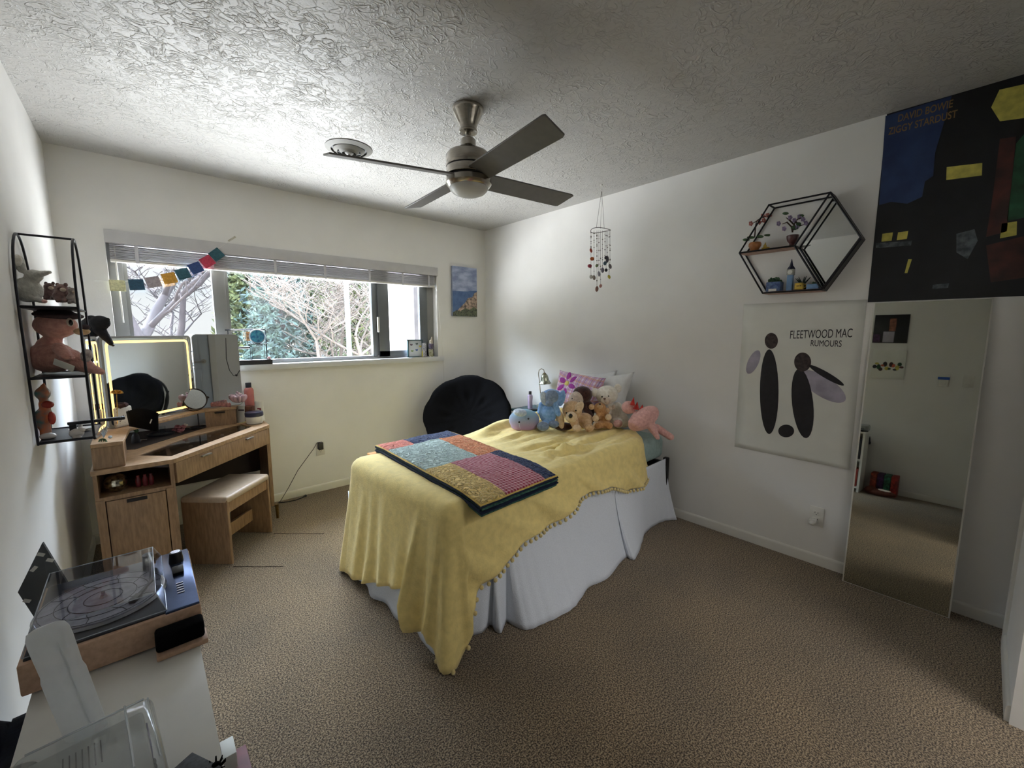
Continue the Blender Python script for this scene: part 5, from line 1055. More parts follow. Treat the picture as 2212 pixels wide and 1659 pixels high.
y_ = ylow(1758); b = B(); b.bx((-.10,y_-.026,ZL),(-.05,y_+.03,ZL+.026),.001); tag(b.obj('gift_box', m_tow), 'flat pale blue box at the right end of the lower hexagon tier', 'box')
y_ = ylow(1756); t = thing('succulent', 'small dark green succulent behind the flat pale blue box', 'plant', (-.03,y_,ZL)); b = B(); b.cyl((-.03,y_,ZL),(-.03,y_,ZL+.02),.012,.015); b.obj('pot', m_pot, t); b = B()
for k in range(9): a = k*.7; b.ball(Vector((-.03+.008*math.cos(a),y_+.012*math.sin(a),ZL+.028+.003*(k%3))), (.006,.006,.012), None, 8, 6)
b.obj('leaves', m_succ, t)
b = B(); b.bx((-.106,ey-.03-.04,ZL),(-.102,ey-.03+.0,ZL+.014)); tag(b.obj('name_card', m_paper), 'tiny white card on the front edge of the lower hexagon tier', 'card')

# hanging mobile
mp_ = Vector((-.243,-1.707,H)); X = PX(mp_); mo = thing('hanging_mobile', 'stone and bead mobile hanging from the ceiling near the right wall', 'mobile', mp_)
def Zm(x, y): return (1240+x*.1628, 380+y*.1628)
b = B(); b.cyl(mp_, mp_-Vector((0,0,.01)), .008); b.tube([mp_, mp_-Vector((0,0,.03)), X.P(*Zm(352,175)), X.P(*Zm(365,205)), X.P(*Zm(378,180))], .002, 6); b.obj('ceiling_hook', m_wpl, mo)
m_cord = mat('grey_thread', (96,88,80), .7, 0, .1, 60); m_wirer = mat('twisted_wire', (70,64,60), .4, .7, .1, 60)
b = B(); b.tube([X.P(*Zm(365,205)), X.P(*Zm(295,690),.02)], .0012, 5); b.tube([X.P(*Zm(368,205)), X.P(*Zm(400,690),-.02)], .0012, 5); b.tube([X.P(*Zm(366,205)), X.P(*Zm(352,700),.05)], .0009, 5); b.obj('hanging_thread', m_cord, mo)
rc = X.P(*Zm(352,722)); rr = 132*.1628*X.s; b = B(); b.tube([rc + X.r*rr*math.cos(a) + X.n*rr*math.sin(a) + Vector((0,0,.006*math.sin(a*2))) for a in [2*PI*k/28 for k in range(28)]], .0022, 6, closed=True); b.obj('wire_ring', m_wirer, mo)
strs = [(225,990,'z'),(225,1340,'a'),(265,1350,'b'),(303,1190,'c'),(303,1500,'d'),(330,1300,'e'),(352,1460,'f'),(378,1250,'g'),(410,1160,'h'),(425,1250,'i'),(443,1120,'j'),(465,1340,'k'),(478,1200,'l')]
cols_ = {'a':(206,204,196),'b':(150,140,130),'c':(140,160,110),'d':(140,96,84),'e':(170,168,182),'f':(206,150,140),'g':(128,124,140),'h':(84,110,126),'i':(40,38,44),'j':(90,84,100),'k':(206,190,70),'l':(120,110,110),'z':(190,80,60)}
for i, (x, yb, c_) in enumerate(strs):
    ph = math.acos(max(-1,min(1,(x-352)/132)))*(1 if i%2 else -1); of = rr*math.sin(ph)*.9; b = B(); A = X.P(*Zm(x,725),of); Bq = X.P(*Zm(x,yb),of); b.tube([A,Bq], .0011, 5)
    for k in range(7): t_ = R.uniform(.05,.9); b.ball(A.lerp(Bq,t_), R.choice((.003,.004,.0045)), None, 8, 6)
    so_ = b.obj('bead_strand', m_cord, mo)
    b = B(); b.ball(Bq, (R.uniform(.010,.014),.006,R.uniform(.012,.022)), X.M @ Matrix.Rotation(R.uniform(-.5,.5),3,'Y'), 7, 5); b.obj('charm_stone', mat('charm_'+str(i)+'_glaze', cols_[c_], .35, 0, .1, 60), so_, smooth=False)
for (x, y, c_) in ((240,1100,(214,110,50)),(208,1195,(170,60,80)),(430,1085,(90,80,96))):
    b = B(); b.ball(X.P(*Zm(x,y),-.02), (.017,.006,.014), X.M, 7, 5); b.obj('charm_stone', mat('charm_glaze_%d'%x, c_, .35, 0, .2, 60), mo, smooth=False)

# ================= WINDOW WALL THINGS =================
cv = thing('canvas_picture', 'small canvas picture of a cloudy sea coast with rocky cliffs beside the window', 'picture', (-.29,-.015,1.78)); cx0, cx1, cz0, cz1 = -.447, -.137, 1.525, 2.03
b = B(); b.bx((cx0,-.028,cz0),(cx1,-.001,cz1),.002); b.obj('canvas', mat('canvas_edge', (150,160,180), .8, 0, .1, 40), cv)
m_sky = mat('printed_sky', (186,196,220), .8, 0, .2, 9, c2=(136,148,184), stretch=(1,1,2.4), detail=5); m_sea = mat('printed_sea', (96,122,166), .8, 0, .15, 20, c2=(78,102,146)); m_rock = mat('printed_rock', (214,186,164), .8, 0, .3, 36, c2=(92,82,78), detail=6); m_bush = mat('printed_scrub', (116,122,98), .8, 0, .3, 60, c2=(66,70,62), detail=6)
def front(name, m_, poly, y):
    b = B(); M = wallM((0,y,0),(1,0,0),(0,0,1)); b.prism([(cx0+(cx1-cx0)*u, cz1-(cz1-cz0)*v) for u, v in poly], 0, .0004, M); b.obj(name, m_, cv, smooth=False)
front('sky_print', m_sky, [(0,0),(1,0),(1,.5),(0,.5)], -.0282); front('sea_print', m_sea, [(0,.5),(.6,.49),(.72,.47),(1,.46),(1,1),(0,1)], -.0284)
front('cliff_print', m_rock, [(1,.48),(.88,.52),(.8,.6),(.62,.62),(.5,.72),(.3,.82),(.2,.88),(.1,1),(1,1)], -.0287); front('scrub_print', m_bush, [(0,.93),(.15,.88),(.3,.9),(.5,.83),(.7,.86),(.85,.8),(1,.84),(1,1),(0,1)], -.029)
# bunting
bu = thing('bunting', 'string of eight coloured square flags hung across the left part of the window', 'bunting', (-2.7,-.03,1.75)); YF = -.022
fl = [(254,617,(226,222,176),0),(295,615,(50,86,110),-5),(331,609.5,(176,164,168),-14),(366,601,(224,166,70),-16),(395.5,591.4,(60,104,120),-20),(423,579,(60,84,140),-28),(448,565,(206,70,96),-36),(468,550,(56,100,112),-42)]
b = B(); P = [at(203,606,'y',-.004)] + [at(x-2,y-9,'y',YF) for x, y, _, _ in fl] + [at(497,520,'y',-.02), at(505,511,'y',-.002)]; b.tube(P, .0011, 5); b.obj('string', m_wpl, bu)
for k, (x, y, c_, r_) in enumerate(fl):
    c = at(x,y,'y',YF); b = B(); M = wallM(c,(1,0,0),(0,0,1)) @ Matrix.Rotation(math.radians(-r_),4,'Z'); hs_ = .036
    b.grid(lambda u, v: M @ Vector(((u-.5)*hs_*2.1, (v-.5)*hs_*1.9, .003*math.sin(PI*u))), 6, 4)
    m_ = clear('x', (1,1,1)) if False else mat('flag_cloth_%d'%k, c_, .85, 0, .12, 90, .2, 200); b.obj('flag', m_, bu, solid=.0012)
b = B(); q = at(501,516,'y',-.003); b.box(q,(.06,.002,.012),Matrix.Rotation(-.7,3,'Y')); b.obj('tape', mat('clear_tape', (186,180,160), .3, 0, .05, 30), bu)
# jewellery stand and lantern on the sill
SZ = WZ0+.014; X = PX((-2.24,.035,SZ)); js = thing('jewellery_stand', 'black jewellery stand with rails and a tray on the left of the window sill', 'jewellery stand', X.a); s = X.s
b = B(); q0 = at(498,789,'y',.02); q1 = at(586,782,'y',.02); b.bx((q0.x,-.025,SZ),(q1.x,.06,SZ+.006),.002); b.bx((q0.x,-.025,SZ),(q1.x,-.021,SZ+.036)); b.bx((q0.x,.056,SZ),(q1.x,.06,SZ+.03)); b.bx((q1.x-.004,-.025,SZ),(q1.x,.06,SZ+.036)); b.obj('tray', m_pot, js)
for (ya, xa, xb, r) in ((713,486,573,.006),(752,486,540,.008)):
    b = B(); b.tube([at(xa,ya,'y',.045), at(xb,ya-1,'y',.045)], r, 8); b.obj('rail', m_pot, js)
b = B(); b.tube([at(573,713,'y',.045), Vector((at(573,713,'y',.045).x,.045,SZ+.01))], .004, 8); b.tube([at(492,713,'y',.045), Vector((at(492,713,'y',.045).x,.045,SZ+.01))], .004, 8); b.obj('post', m_pot, js)
b = B()
for x in (516,529,541): b.tube([at(x,714,'y',.04), at(x+1,731,'y',.04)], .0018, 5); b.ball(at(x+1,732,'y',.04), .005, None, 8, 6)
b.obj('earrings', m_pot, js)
b = B(); b.bx(Vector((at(531,715,'y',.03).x,.028,at(531,715,'y',.03).z-.075)), Vector((at(541,715,'y',.03).x,.03,at(531,715,'y',.03).z-.004))); tag(b.obj('photo_strip', mat('orange_photo', (226,170,120), .5, 0, .3, 60)), 'small orange picture hanging from the black jewellery stand rail', 'picture')
lx0 = at(545,776,'y',.0).x; lx1 = at(576,776,'y',.0).x; lt = thing('lantern', 'clear glass lantern box with a dark frame on the jewellery tray', 'lantern', ((lx0+lx1)/2,0,SZ)); zt_ = SZ+.155
b = B()
for x in (lx0,lx1):
    for y in (-.015,.05): b.tube([(x,y,SZ+.007),(x,y,zt_)], .002, 6)
for z in (SZ+.009,zt_):
    b.tube([(lx0,-.015,z),(lx1,-.015,z),(lx1,.05,z),(lx0,.05,z)], .0022, 6, closed=True)
b.bx((lx0-.012,-.022,zt_),(lx1+.012,.055,zt_+.004)); b.obj('frame', m_pot, lt)
b = B(); b.bx((lx0,-.014,SZ+.01),(lx1,-.013,zt_)); b.bx((lx0,.049,SZ+.01),(lx1,.05,zt_)); b.obj('glass', m_cl, lt, smooth=False)
c = Vector(((lx0+lx1)/2,.018,zt_+.058)); sd_ = thing('glass_disc', 'round turquoise glass disc with a pale rim standing on the lantern', 'ornament', c-Vector((0,0,.055)))
b = B(); b.cyl(c-Vector((0,.004,0)), c+Vector((0,.004,0)), .047, seg=36); b.obj('disc', mat('turquoise_glass', (60,160,190), .2, 0, .4, 60, c2=(30,100,150), emit=None), sd_)
b = B(); b.tube([c+Vector((.051*math.cos(a),0,.051*math.sin(a))) for a in [2*PI*k/32 for k in range(32)]], .0055, 8, closed=True); b.obj('rim', mat('pale_blue_rim', (186,206,220), .3), sd_)
for k, (x, m_) in enumerate(((522,mat('violet_glass', (150,130,190), .2, 0, .2, 40)),(531,m_wpl),(540,mat('violet_glass', (150,130,190), .2)))): p = at(x,776,'y',.0); p.z = SZ+.02; b = B(); b.ball(p, (.014,.014,.014), None, 10, 7); tag(b.obj('tealight', m_), 'small round glass candle on the black jewellery tray', 'candle', 'round glass candles on the jewellery tray')
p = at(581,772,'y',.02); p.z = SZ+.03; b = B(); b.ball(p+Vector((0,0,.012)), (.013,.012,.016), None, 12, 8); b.cyl(p-Vector((0,0,.03)), p+Vector((0,0,.004)), .010); tag(b.obj('pink_figurine', m_pad), 'tiny pale pink figurine beside the glass lantern', 'figurine')
# right end of the sill
fx0 = at(881,766,'y',.02).x; fx1 = at(913,766,'y',.02).x; fz = at(881,734,'y',.02).z
pf = thing('picture_frame', 'dark teal picture frame with butterfly art on the right end of the window sill', 'picture frame', ((fx0+fx1)/2,.02,SZ))
m_tf = mat('dark_teal_frame', (60,92,98), .4, 0, .1, 30); b = B(); t_ = .01
b.bx((fx0,.012,SZ),(fx0+t_,.03,fz)); b.bx((fx1-t_,.012,SZ),(fx1,.03,fz)); b.bx((fx0,.012,SZ),(fx1,.03,SZ+t_)); b.bx((fx0,.012,fz-t_),(fx1,.03,fz)); b.obj('frame', m_tf, pf)
b = B(); b.bx((fx0+t_,.02,SZ+t_),(fx1-t_,.024,fz-t_)); b.obj('art_sheet', mat('pale_blue_sheet', (214,222,234), .6, 0, .05, 20), pf)
for (u, v, c_) in ((.25,.7,(110,96,120)),(.62,.75,(90,110,120)),(.3,.35,(150,186,130)),(.6,.4,(60,100,180)),(.85,.6,(226,214,110))):
    cc = Vector((fx0+(fx1-fx0)*u, .0195, SZ+(fz-SZ)*v)); b = B()
    for s_ in (-1,1): b.ball(cc+Vector((s_*.006,0,.003)), (.007,.0006,.010), Matrix.Rotation(s_*.5,3,'Y'), 10, 6)
    b.obj('butterfly', mat('wing_%d'%int(u*100), c_, .6, 0, .2, 90), pf)
vx_ = at(917,764,'y',-.002).x; b = B(); b.lathe([(.020,0),(.023,.004),(.022,.11),(.021,.135),(.019,.135)], (vx_,.0,SZ+.004), seg=20); tag(b.obj('vase', mat('dotted_ceramic', (206,206,214), .4, 0, .3, 110, c2=(110,112,128))), 'slim white dotted vase in front of the butterfly frame', 'vase')
b = B(); b.lathe([(.022,0),(.038,.003),(.042,.006),(.036,.006),(.002,.004)], (vx_-.012,-.0,SZ-.0), seg=24); tag(b.obj('saucer', m_cerw), 'small white saucer under the dotted vase', 'saucer')
b = B(); b.lathe([(.008,0),(.010,.002),(.008,.05),(.003,.055),(.003,.075)], (fx1-.012,.0,SZ+.006), seg=14); tag(b.obj('yellow_vial', mat('yellow_liquid', (222,210,110), .2, 0, .1, 30)), 'thin yellow vial with a dark stopper left of the dotted vase', 'bottle')
gx = at(932,764,'y',.03).x; t = thing('gnome_figure', 'purple-grey knitted figure with a pale hat at the right end of the window sill', 'figurine', (gx,.035,SZ)); b = B(); b.ball((gx,.035,SZ+.045),(.03,.024,.048)); b.ball((gx,.032,SZ+.11),(.026,.022,.035)); b.obj('body', mat('purple_knit', (120,108,128), .9, 0, .25, 60, .5, 200), t)
b = B(); b.cyl((gx,.032,SZ+.13),(gx+.01,.032,SZ+.20),.022,.003,12); b.ball((gx-.014,.018,SZ+.155),.012,None,10,7); b.obj('hat', mat('cream_knit', (206,196,176), .9, 0, .2, 60, .5, 200), t)
b = B(); gx2 = at(931,764,'y',-.008).x; b.box((gx2,-.008,SZ+.038),(.05,.004,.075),Matrix.Rotation(-.12,3,'X'),.001); tag(b.obj('greeting_card', mat('floral_card', (210,206,186), .6, 0, .3, 80, c2=(110,116,80))), 'small floral card standing in front of the knitted figure', 'card')
X = PX((-1.0,-.01,SZ)); b = B(); b.tube([Vector((-1.07+.12*k/20+.012*math.sin(k*1.1), -.005+.01*math.cos(k*1.3), SZ+.002)) for k in range(21)], .0014, 5); tag(b.obj('earphone_cord', m_wpl), 'tangled thin white cord lying on the window sill', 'cord')
b = B(); b.bx((-1.235,-.02,SZ),(-1.16,-.005,SZ+.003)); tag(b.obj('paper_strip', m_paper), 'narrow white strip of paper on the window sill below the sash lock', 'paper')
# ================= BOOKCASE, TURNTABLE =================
BZt = .64; m_wlam = mat('white_laminate', (240,238,232), .45, 0, .02, 12)
bc = thing('bookcase', 'low white bookcase along the left wall under the turntable', 'bookcase', (-2.97,-2.52,0)); bx0, bx1, by0, by1 = -3.105, -2.838, -2.945, -2.10
b = B(); b.bx((bx0,by0,BZt-.018),(bx1,by1,BZt),.001); b.obj('top', m_wlam, bc)
b = B()
for y in (by0,(by0+by1)/2,by1-.018): b.bx((bx0,y,0),(bx1-.002,y+.018,BZt-.018))
b.bx((bx0,by0,0),(bx0+.006,by1,BZt-.018)); b.obj('frame', m_wlam, bc)
for z in (.04,.33): b = B(); b.bx((bx0+.006,by0+.018,z),(bx1-.004,by1-.018,z+.018)); b.obj('shelf', m_wlam, bc)
# books in it
k = 0; y = by0+.03
for zz in (.348,.058):
    y = by0+.025
    while y < by0+.37:
        w_ = R.uniform(.018,.035); c_ = R.choice(((40,36,44),(60,110,80),(200,196,188),(90,60,120),(60,60,70),(170,60,50))); h_ = R.uniform(.17,.22); b = B(); b.bx((bx1-.17,y,zz),(bx1-.012,y+w_-.001,zz+h_),.002)
        tag(b.obj('book', mat('bookcover_%d'%k, c_, .6, 0, .1, 20)), 'book standing in the low white bookcase, seen only in the standing mirror', 'book', 'books in the white bookcase'); y += w_; k += 1
# turntable
TX0, TX1, TY0, TY1, TZ0, TZ1 = -3.118, -2.826, -2.50, -2.16, BZt+.004, .715
m_twd = wood('beech_veneer', (222,186,158), (202,164,136), (6,2,6)); m_tpl = mat('blue_grey_metal', (96,112,150), .25, .8, .05, 60); m_grf = mat('graphite_plastic', (54,54,60), .35, 0, .1, 30); m_plt = mat('grey_slipmat', (196,194,202), .6, 0, .15, 40)
tt = thing('turntable', 'wood-sided record turntable with a clear lid on the white bookcase', 'turntable', ((TX0+TX1)/2,(TY0+TY1)/2,BZt))
b = B(); b.bx((TX0,TY0,TZ0),(TX1,TY1,TZ1-.004),.004); b.obj('plinth', m_twd, tt)
b = B(); b.bx((TX0+.008,TY0+.010,TZ1-.006),(-2.892,TY1-.008,TZ1),.001); b.obj('deck', m_grf, tt)
b = B(); b.bx((-2.892,TY0+.004,TZ1-.006),(TX1-.002,TY1-.004,TZ1+.002),.002); ctl = b.obj('control_panel', m_tpl, tt)
for (x, y, r, h_) in ((TX0+.02,TY0+.02,.006,0),): pass
b = B(); kx = -2.858; b.cyl((kx,-2.235,TZ1+.002),(kx,-2.235,TZ1+.03),.017,.014,24); b.obj('volume_knob', m_blk, ctl); b = B(); b.cyl((kx,-2.235,TZ1+.03),(kx,-2.235,TZ1+.0315),.011); b.obj('knob_cap', m_silv, ctl)
b = B(); b.box((kx,-2.31,TZ1+.008),(.024,.03,.012),Matrix.Rotation(.25,3,'X'),.002); b.obj('rocker_switch', m_blk, ctl)
for q in range(5): b = B(); b.bx((kx-.008,-2.375-.013*q,TZ1+.002),(kx+.006,-2.372-.013*q,TZ1+.004)); b.obj('indicator', m_silv, ctl)
pcx, pcy, pr_ = -3.0, -2.345, .112
b = B(); b.lathe([(pr_+.004,TZ1),(pr_+.006,TZ1+.004),(pr_+.002,TZ1+.010),(.002,TZ1+.010)],(pcx,pcy,0),seg=48); b.obj('platter', m_silv, tt)
b = B(); b.cyl((pcx,pcy,TZ1+.010),(pcx,pcy,TZ1+.0125),pr_,seg=48); sl_ = b.obj('slipmat', m_plt, tt)
b = B()
for r in (.108,.082,.06,.034): b.tube([(pcx+r*math.cos(a),pcy+r*math.sin(a),TZ1+.0127) for a in [2*PI*k/40 for k in range(40)]], .0008, 5, closed=True)
for q in range(10): a = q*.63; b.tube([(pcx+r*math.cos(a+.1*math.sin(r*80)),pcy+r*math.sin(a+.1*math.sin(r*80)),TZ1+.0128) for r in (.062,.075,.09,.106)], .0008, 5)
b.obj('line_print', m_blk, sl_)
b = B(); b.cyl((pcx,pcy,TZ1+.012),(pcx,pcy,TZ1+.026),.0035); b.cyl((pcx,pcy,TZ1+.012),(pcx,pcy,TZ1+.018),.008,.005); b.obj('spindle', m_silv, tt)
b = B(); b.cyl((-2.915,-2.20,TZ1),(-2.915,-2.20,TZ1+.03),.014); b.tube([(-2.915,-2.20,TZ1+.027),(-2.91,-2.26,TZ1+.028),(-2.912,-2.36,TZ1+.024),(-2.935,-2.40,TZ1+.02)],[.005,.004,.004,.004],8); b.box((-2.942,-2.412,TZ1+.018),(.014,.03,.01),Matrix.Rotation(-.5,3,'Z'),.002); b.obj('tonearm', m_grf, tt)
# lid: front slopes
LZ = TZ1+.042; lx0_, lx1_, ly0, ly1 = TX0+.006, -2.889, TY0+.014, TY1-.006
m_lid = clear('smoky_acrylic', (.90,.91,.94), .05, .03)
b = B(); v = [Vector(q) for q in ((lx0_,ly0,TZ1+.002),(lx1_,ly0,TZ1+.002),(lx1_,ly1,TZ1+.002),(lx0_,ly1,TZ1+.002),(lx0_+.01,ly0+.028,LZ-.004),(lx1_-.016,ly0+.028,LZ-.004),(lx1_-.016,ly1-.02,LZ),(lx0_+.01,ly1-.02,LZ))]
vv = [b.bm.verts.new(q) for q in v]
for f in ((4,5,6,7),(0,1,5,4),(1,2,6,5),(2,3,7,6),(3,0,4,7)): b.bm.faces.new([vv[i] for i in f])
b.obj('dust_cover', m_lid, tt, solid=.0025, smooth=False)
b = B()
for (i, j) in ((4,5),(5,6),(6,7),(7,4),(0,1),(1,5),(1,2),(2,6),(0,4)): b.tube([v[i],v[j]], .0011, 5)
b.obj('lid_edges', clear('acrylic_edge', (.95,.97,1), .3, .15, .35), tt)
for x in (lx0_+.03,): b = B(); b.bx((x-.012,TY0+.006,TZ1-.002),(x+.018,TY0+.016,TZ1+.012)); b.obj('hinge', m_blk, tt)
# small speaker in front
b_ = thing('speaker', 'small black speaker on a thin wooden base in front of the turntable', 'speaker', (-2.865,-2.535,BZt)); b = B(); b.box((-2.868,-2.532,BZt+.007),(.092,.05,.012),None,.002); b.obj('wooden_base', m_twd, b_)
b = B(); b.box((-2.87,-2.528,BZt+.034),(.088,.042,.04),None,.007,3); b.obj('speaker_box', m_blkf, b_)
# dark sleeve leaning on the wall behind it
b = B(); P = [atp(x,y,(-3.12,-2.12,0),(-.30,-.95,0)) for x, y in ((93,1171),(170,1300),(150,1345),(95,1350),(38,1272))]
P = [atp(93,1171,(-3.10,-2.11,0),(-.15,-1,0)), atp(172,1300,(-3.10,-2.13,0),(-.15,-1,0)), atp(120,1400,(-3.10,-2.13,0),(-.15,-1,0)), atp(40,1278,(-3.10,-2.12,0),(-.15,-1,0))]
b.bm.faces.new([b.bm.verts.new(q) for q in P]); rs = thing('record_sleeve', 'dark grey record sleeve standing on its corner behind the turntable', 'record sleeve', P[2]); b.obj('sleeve', mat('charcoal_card', (92,96,98), .7, 0, .12, 14), rs, solid=.008, smooth=False)
for (i, j, t0) in ((0,3,.12),(0,3,.45),(0,1,.2),(3,2,.15)):
    q = P[i].lerp(P[j], t0) + Vector((.0,-.006,0)); cc = sum(P, Vector())/4; q = q.lerp(cc, .12); b = B(); b.box(q, (.014,.002,.008), Matrix.Rotation(.6 if t0 < .3 else -.8,3,'Y')); b.obj('label_scrap', m_paper, rs)
# frosted plastic sleeve standing on the bookcase
m_fr = clear('frosted_plastic', (.95,.96,.97), .05, .3, .6, (.93,.95,.96)); p0 = at(188,1588,'z',BZt+.001); X = PX(p0); s = X.s; t = thing('plastic_sleeve', 'tall frosted translucent plastic sleeve standing and leaning beside the turntable', 'container', p0)
up2 = (X.P(96,1352,.02)-X.P(188,1585)); hh = up2.length; up2.normalize(); xs_ = X.r - up2*X.r.dot(up2); xs_.normalize(); ns_ = up2.cross(xs_)
M = Matrix((xs_, ns_, up2)).transposed().to_4x4(); M.translation = X.P(188,1585)
b = B(); prof = [(0,.95),(.3,1),(.55,1.02),(.6,.94),(.85,1.0),(.93,.98),(.98,.85),(1,.5)]; rings = []
for (t_, k_) in prof:
    ring_ = []
    for q in range(28): a = 2*PI*q/28; ca, sa = math.cos(a), math.sin(a); ring_.append(b.bm.verts.new(M @ Vector((43*s*k_*math.copysign(abs(ca)**.5,ca), 16*s*k_*math.copysign(abs(sa)**.6,sa), hh*t_))))
    rings.append(ring_)
for a, c in zip(rings, rings[1:]):
    for q in range(28): b.bm.faces.new((a[q],a[(q+1)%28],c[(q+1)%28],c[q]))
b.bm.faces.new(rings[-1]); b.bm.faces.new(rings[0][::-1]); b.obj('sleeve_body', m_fr, t, ang=50)
b = B(); b.tube([M @ Vector((30*s,-12*s,hh*f_)) for f_ in (.1,.5,.85)], [3*s,4*s,3*s], 8); b.obj('rib', m_fr, t)
# clear case with a grey device
c0 = Vector((-2.995,-2.84,BZt)); t = thing('plastic_case', 'clear plastic case lying at the near end of the bookcase', 'case', c0); RM = Matrix.Rotation(math.radians(5),3,'Z')
b = B(); b.box(c0+Vector((0,-.01,.036)), (.165,.19,.068), RM, .014, 3); b.obj('shell', clear('clear_case_plastic', (.93,.95,.96), .07, .05, .22, (.8,.83,.85)), t)
b = B(); b.tube([c0+RM@Vector((.045,y,.071-.0*y)) for y in (.08,.03,-.02,-.07)], .0016, 6); b.tube([c0+RM@Vector((.075,y,.066)) for y in (.08,.03,-.02,-.07)], .0014, 6); b.tube([c0+RM@Vector((x,.082,.066)) for x in (-.07,0,.07)], .0018, 6); b.obj('shell_ridge', clear('acrylic_edge', (.95,.97,1), .3, .15, .35), t)
dv = thing('cassette_player', 'pale grey portable player inside the clear plastic case', 'player', c0); m_gd = mat('pale_grey_plastic', (176,176,170), .5, 0, .04, 20)
b = B(); b.box(c0+Vector((-.002,-.012,.032)), (.14,.165,.048), RM, .006); b.obj('player_body', m_gd, dv)
for q in range(7): b = B(); b.box(c0+RM@Vector((-.03+.007*q,.02,.0565)), (.0016,.05,.001), RM); b.obj('grille_slot', m_lab, dv)
b = B(); b.box(c0+RM@Vector((.0685,.015,.032)), (.002,.06,.028), RM); b.obj('display', mat('violet_display', (96,90,130), .25, 0, .1, 30), dv)
for q in range(5): b = B(); b.ball(c0+RM@Vector((.069,-.03-.012*q,.028)), (.003,.004,.006)); b.obj('button', m_blk, dv)
# things at the near end and beside
p = at(415,1650,'z',BZt+.0); b = B(); b.box(p+Vector((-.012,-.035,.006)), (.07,.07,.011), Matrix.Rotation(.5,3,'Z'), .002); tag(b.obj('notebook', mat('glitter_black', (60,62,64), .5, .2, .5, 160, c2=(20,20,24))), 'black speckled notebook at the near corner of the white bookcase', 'notebook')
p = at(465,1652,'z',BZt); b = B()
for k in range(24): a = k*.7; b.tube([p+Vector((.004*math.cos(a),.004*math.sin(a)-.012,.004)), p+Vector((.014*math.cos(a),.014*math.sin(a)-.012,.010+.004*math.sin(k)))],[.002,.0008],5)
b.ball(p+Vector((0,-.012,.006)),.008); tag(b.obj('pompom', m_blkf), 'black fuzzy tassel beside the speckled notebook', 'tassel')
b = B(); b.box((-2.795,-2.44,.09),(.03,.20,.18),None,.002); rb = thing('red_box', 'dark red box with a white top flap on the carpet beside the white bookcase', 'box', (-2.795,-2.44,0)); bm_ = b
p = at(508,1625,'z',.24); b.bm.free(); b = B(); b.box((p.x+.004,p.y-.09,.115),(.046,.22,.23),None,.002); b.obj('box_body', mat('dark_red_card', (112,30,36), .6, 0, .15, 20), rb); rb.location = (p.x-.012,p.y-.1,0)
for o_ in rb.children: o_.location = -rb.location
b = B(); b.box((p.x-.016,p.y-.02,.262),(.03,.06,.045),None,.002); b.obj('flap', m_paper, rb)
# blue-black cloth in the gap by the wall
m_den = mat('dark_blue_cloth', (44,50,66), .95, 0, .25, 20, .5, 120); b = B(); b.grid(lambda u, v: (-3.2+.088*v, -2.95+.55*u, .52+.05*mn.noise(Vector((u*5,v*3,2)))+.02*math.sin(v*PI)), 30, 8)
tag(b.obj('folded_cloth', m_den, ang=180, solid=.03), 'dark blue cloth stuffed between the bookcase and the left wall', 'cloth')
p = Vector((-3.125,-2.72,BZt-.0)); b = B(); m_ = m_cerw
mg = thing('mug', 'white mug at the wall side of the bookcase, cut by the photo edge', 'mug', (-3.085,-2.80,BZt)); b.lathe([(.024,0),(.028,.003),(.03,.055),(.0275,.055),(.025,.006),(.002,.006)], (-3.082,-2.79,BZt), seg=28); b.obj('cup', m_cerw, mg)
# slippers and bright boxes by the bookcase end (seen in the mirror)
for k, c_ in enumerate(((196,84,56),(96,50,110),(60,140,110),(190,60,50))):
    b = B(); b.bx((-W+.02,-3.0-.055*(k+1),0),(-W+.20,-3.0-.055*k-.006,.21),.003); tag(b.obj('storage_book', mat('bright_cover_%d'%k, c_, .6, 0, .35, 40)), ('orange','purple','green','red')[k]+' patterned binder on the carpet by the left wall, seen in the standing mirror', 'binder', 'patterned binders by the left wall')
sp_ = thing('slipper', 'brown moccasin slipper with a pale lining on the carpet, seen in the standing mirror', 'slipper', (-2.94,-3.1,0)); b = B(); b.ball((-2.93,-3.1,.035),(.05,.13,.036)); b.ball((-2.93,-3.03,.045),(.045,.05,.04)); b.obj('upper', mat('brown_suede', (110,62,48), .9, 0, .15, 30), sp_); b = B(); b.ball((-2.93,-3.13,.062),(.034,.06,.012)); b.obj('lining', m_cream, sp_)

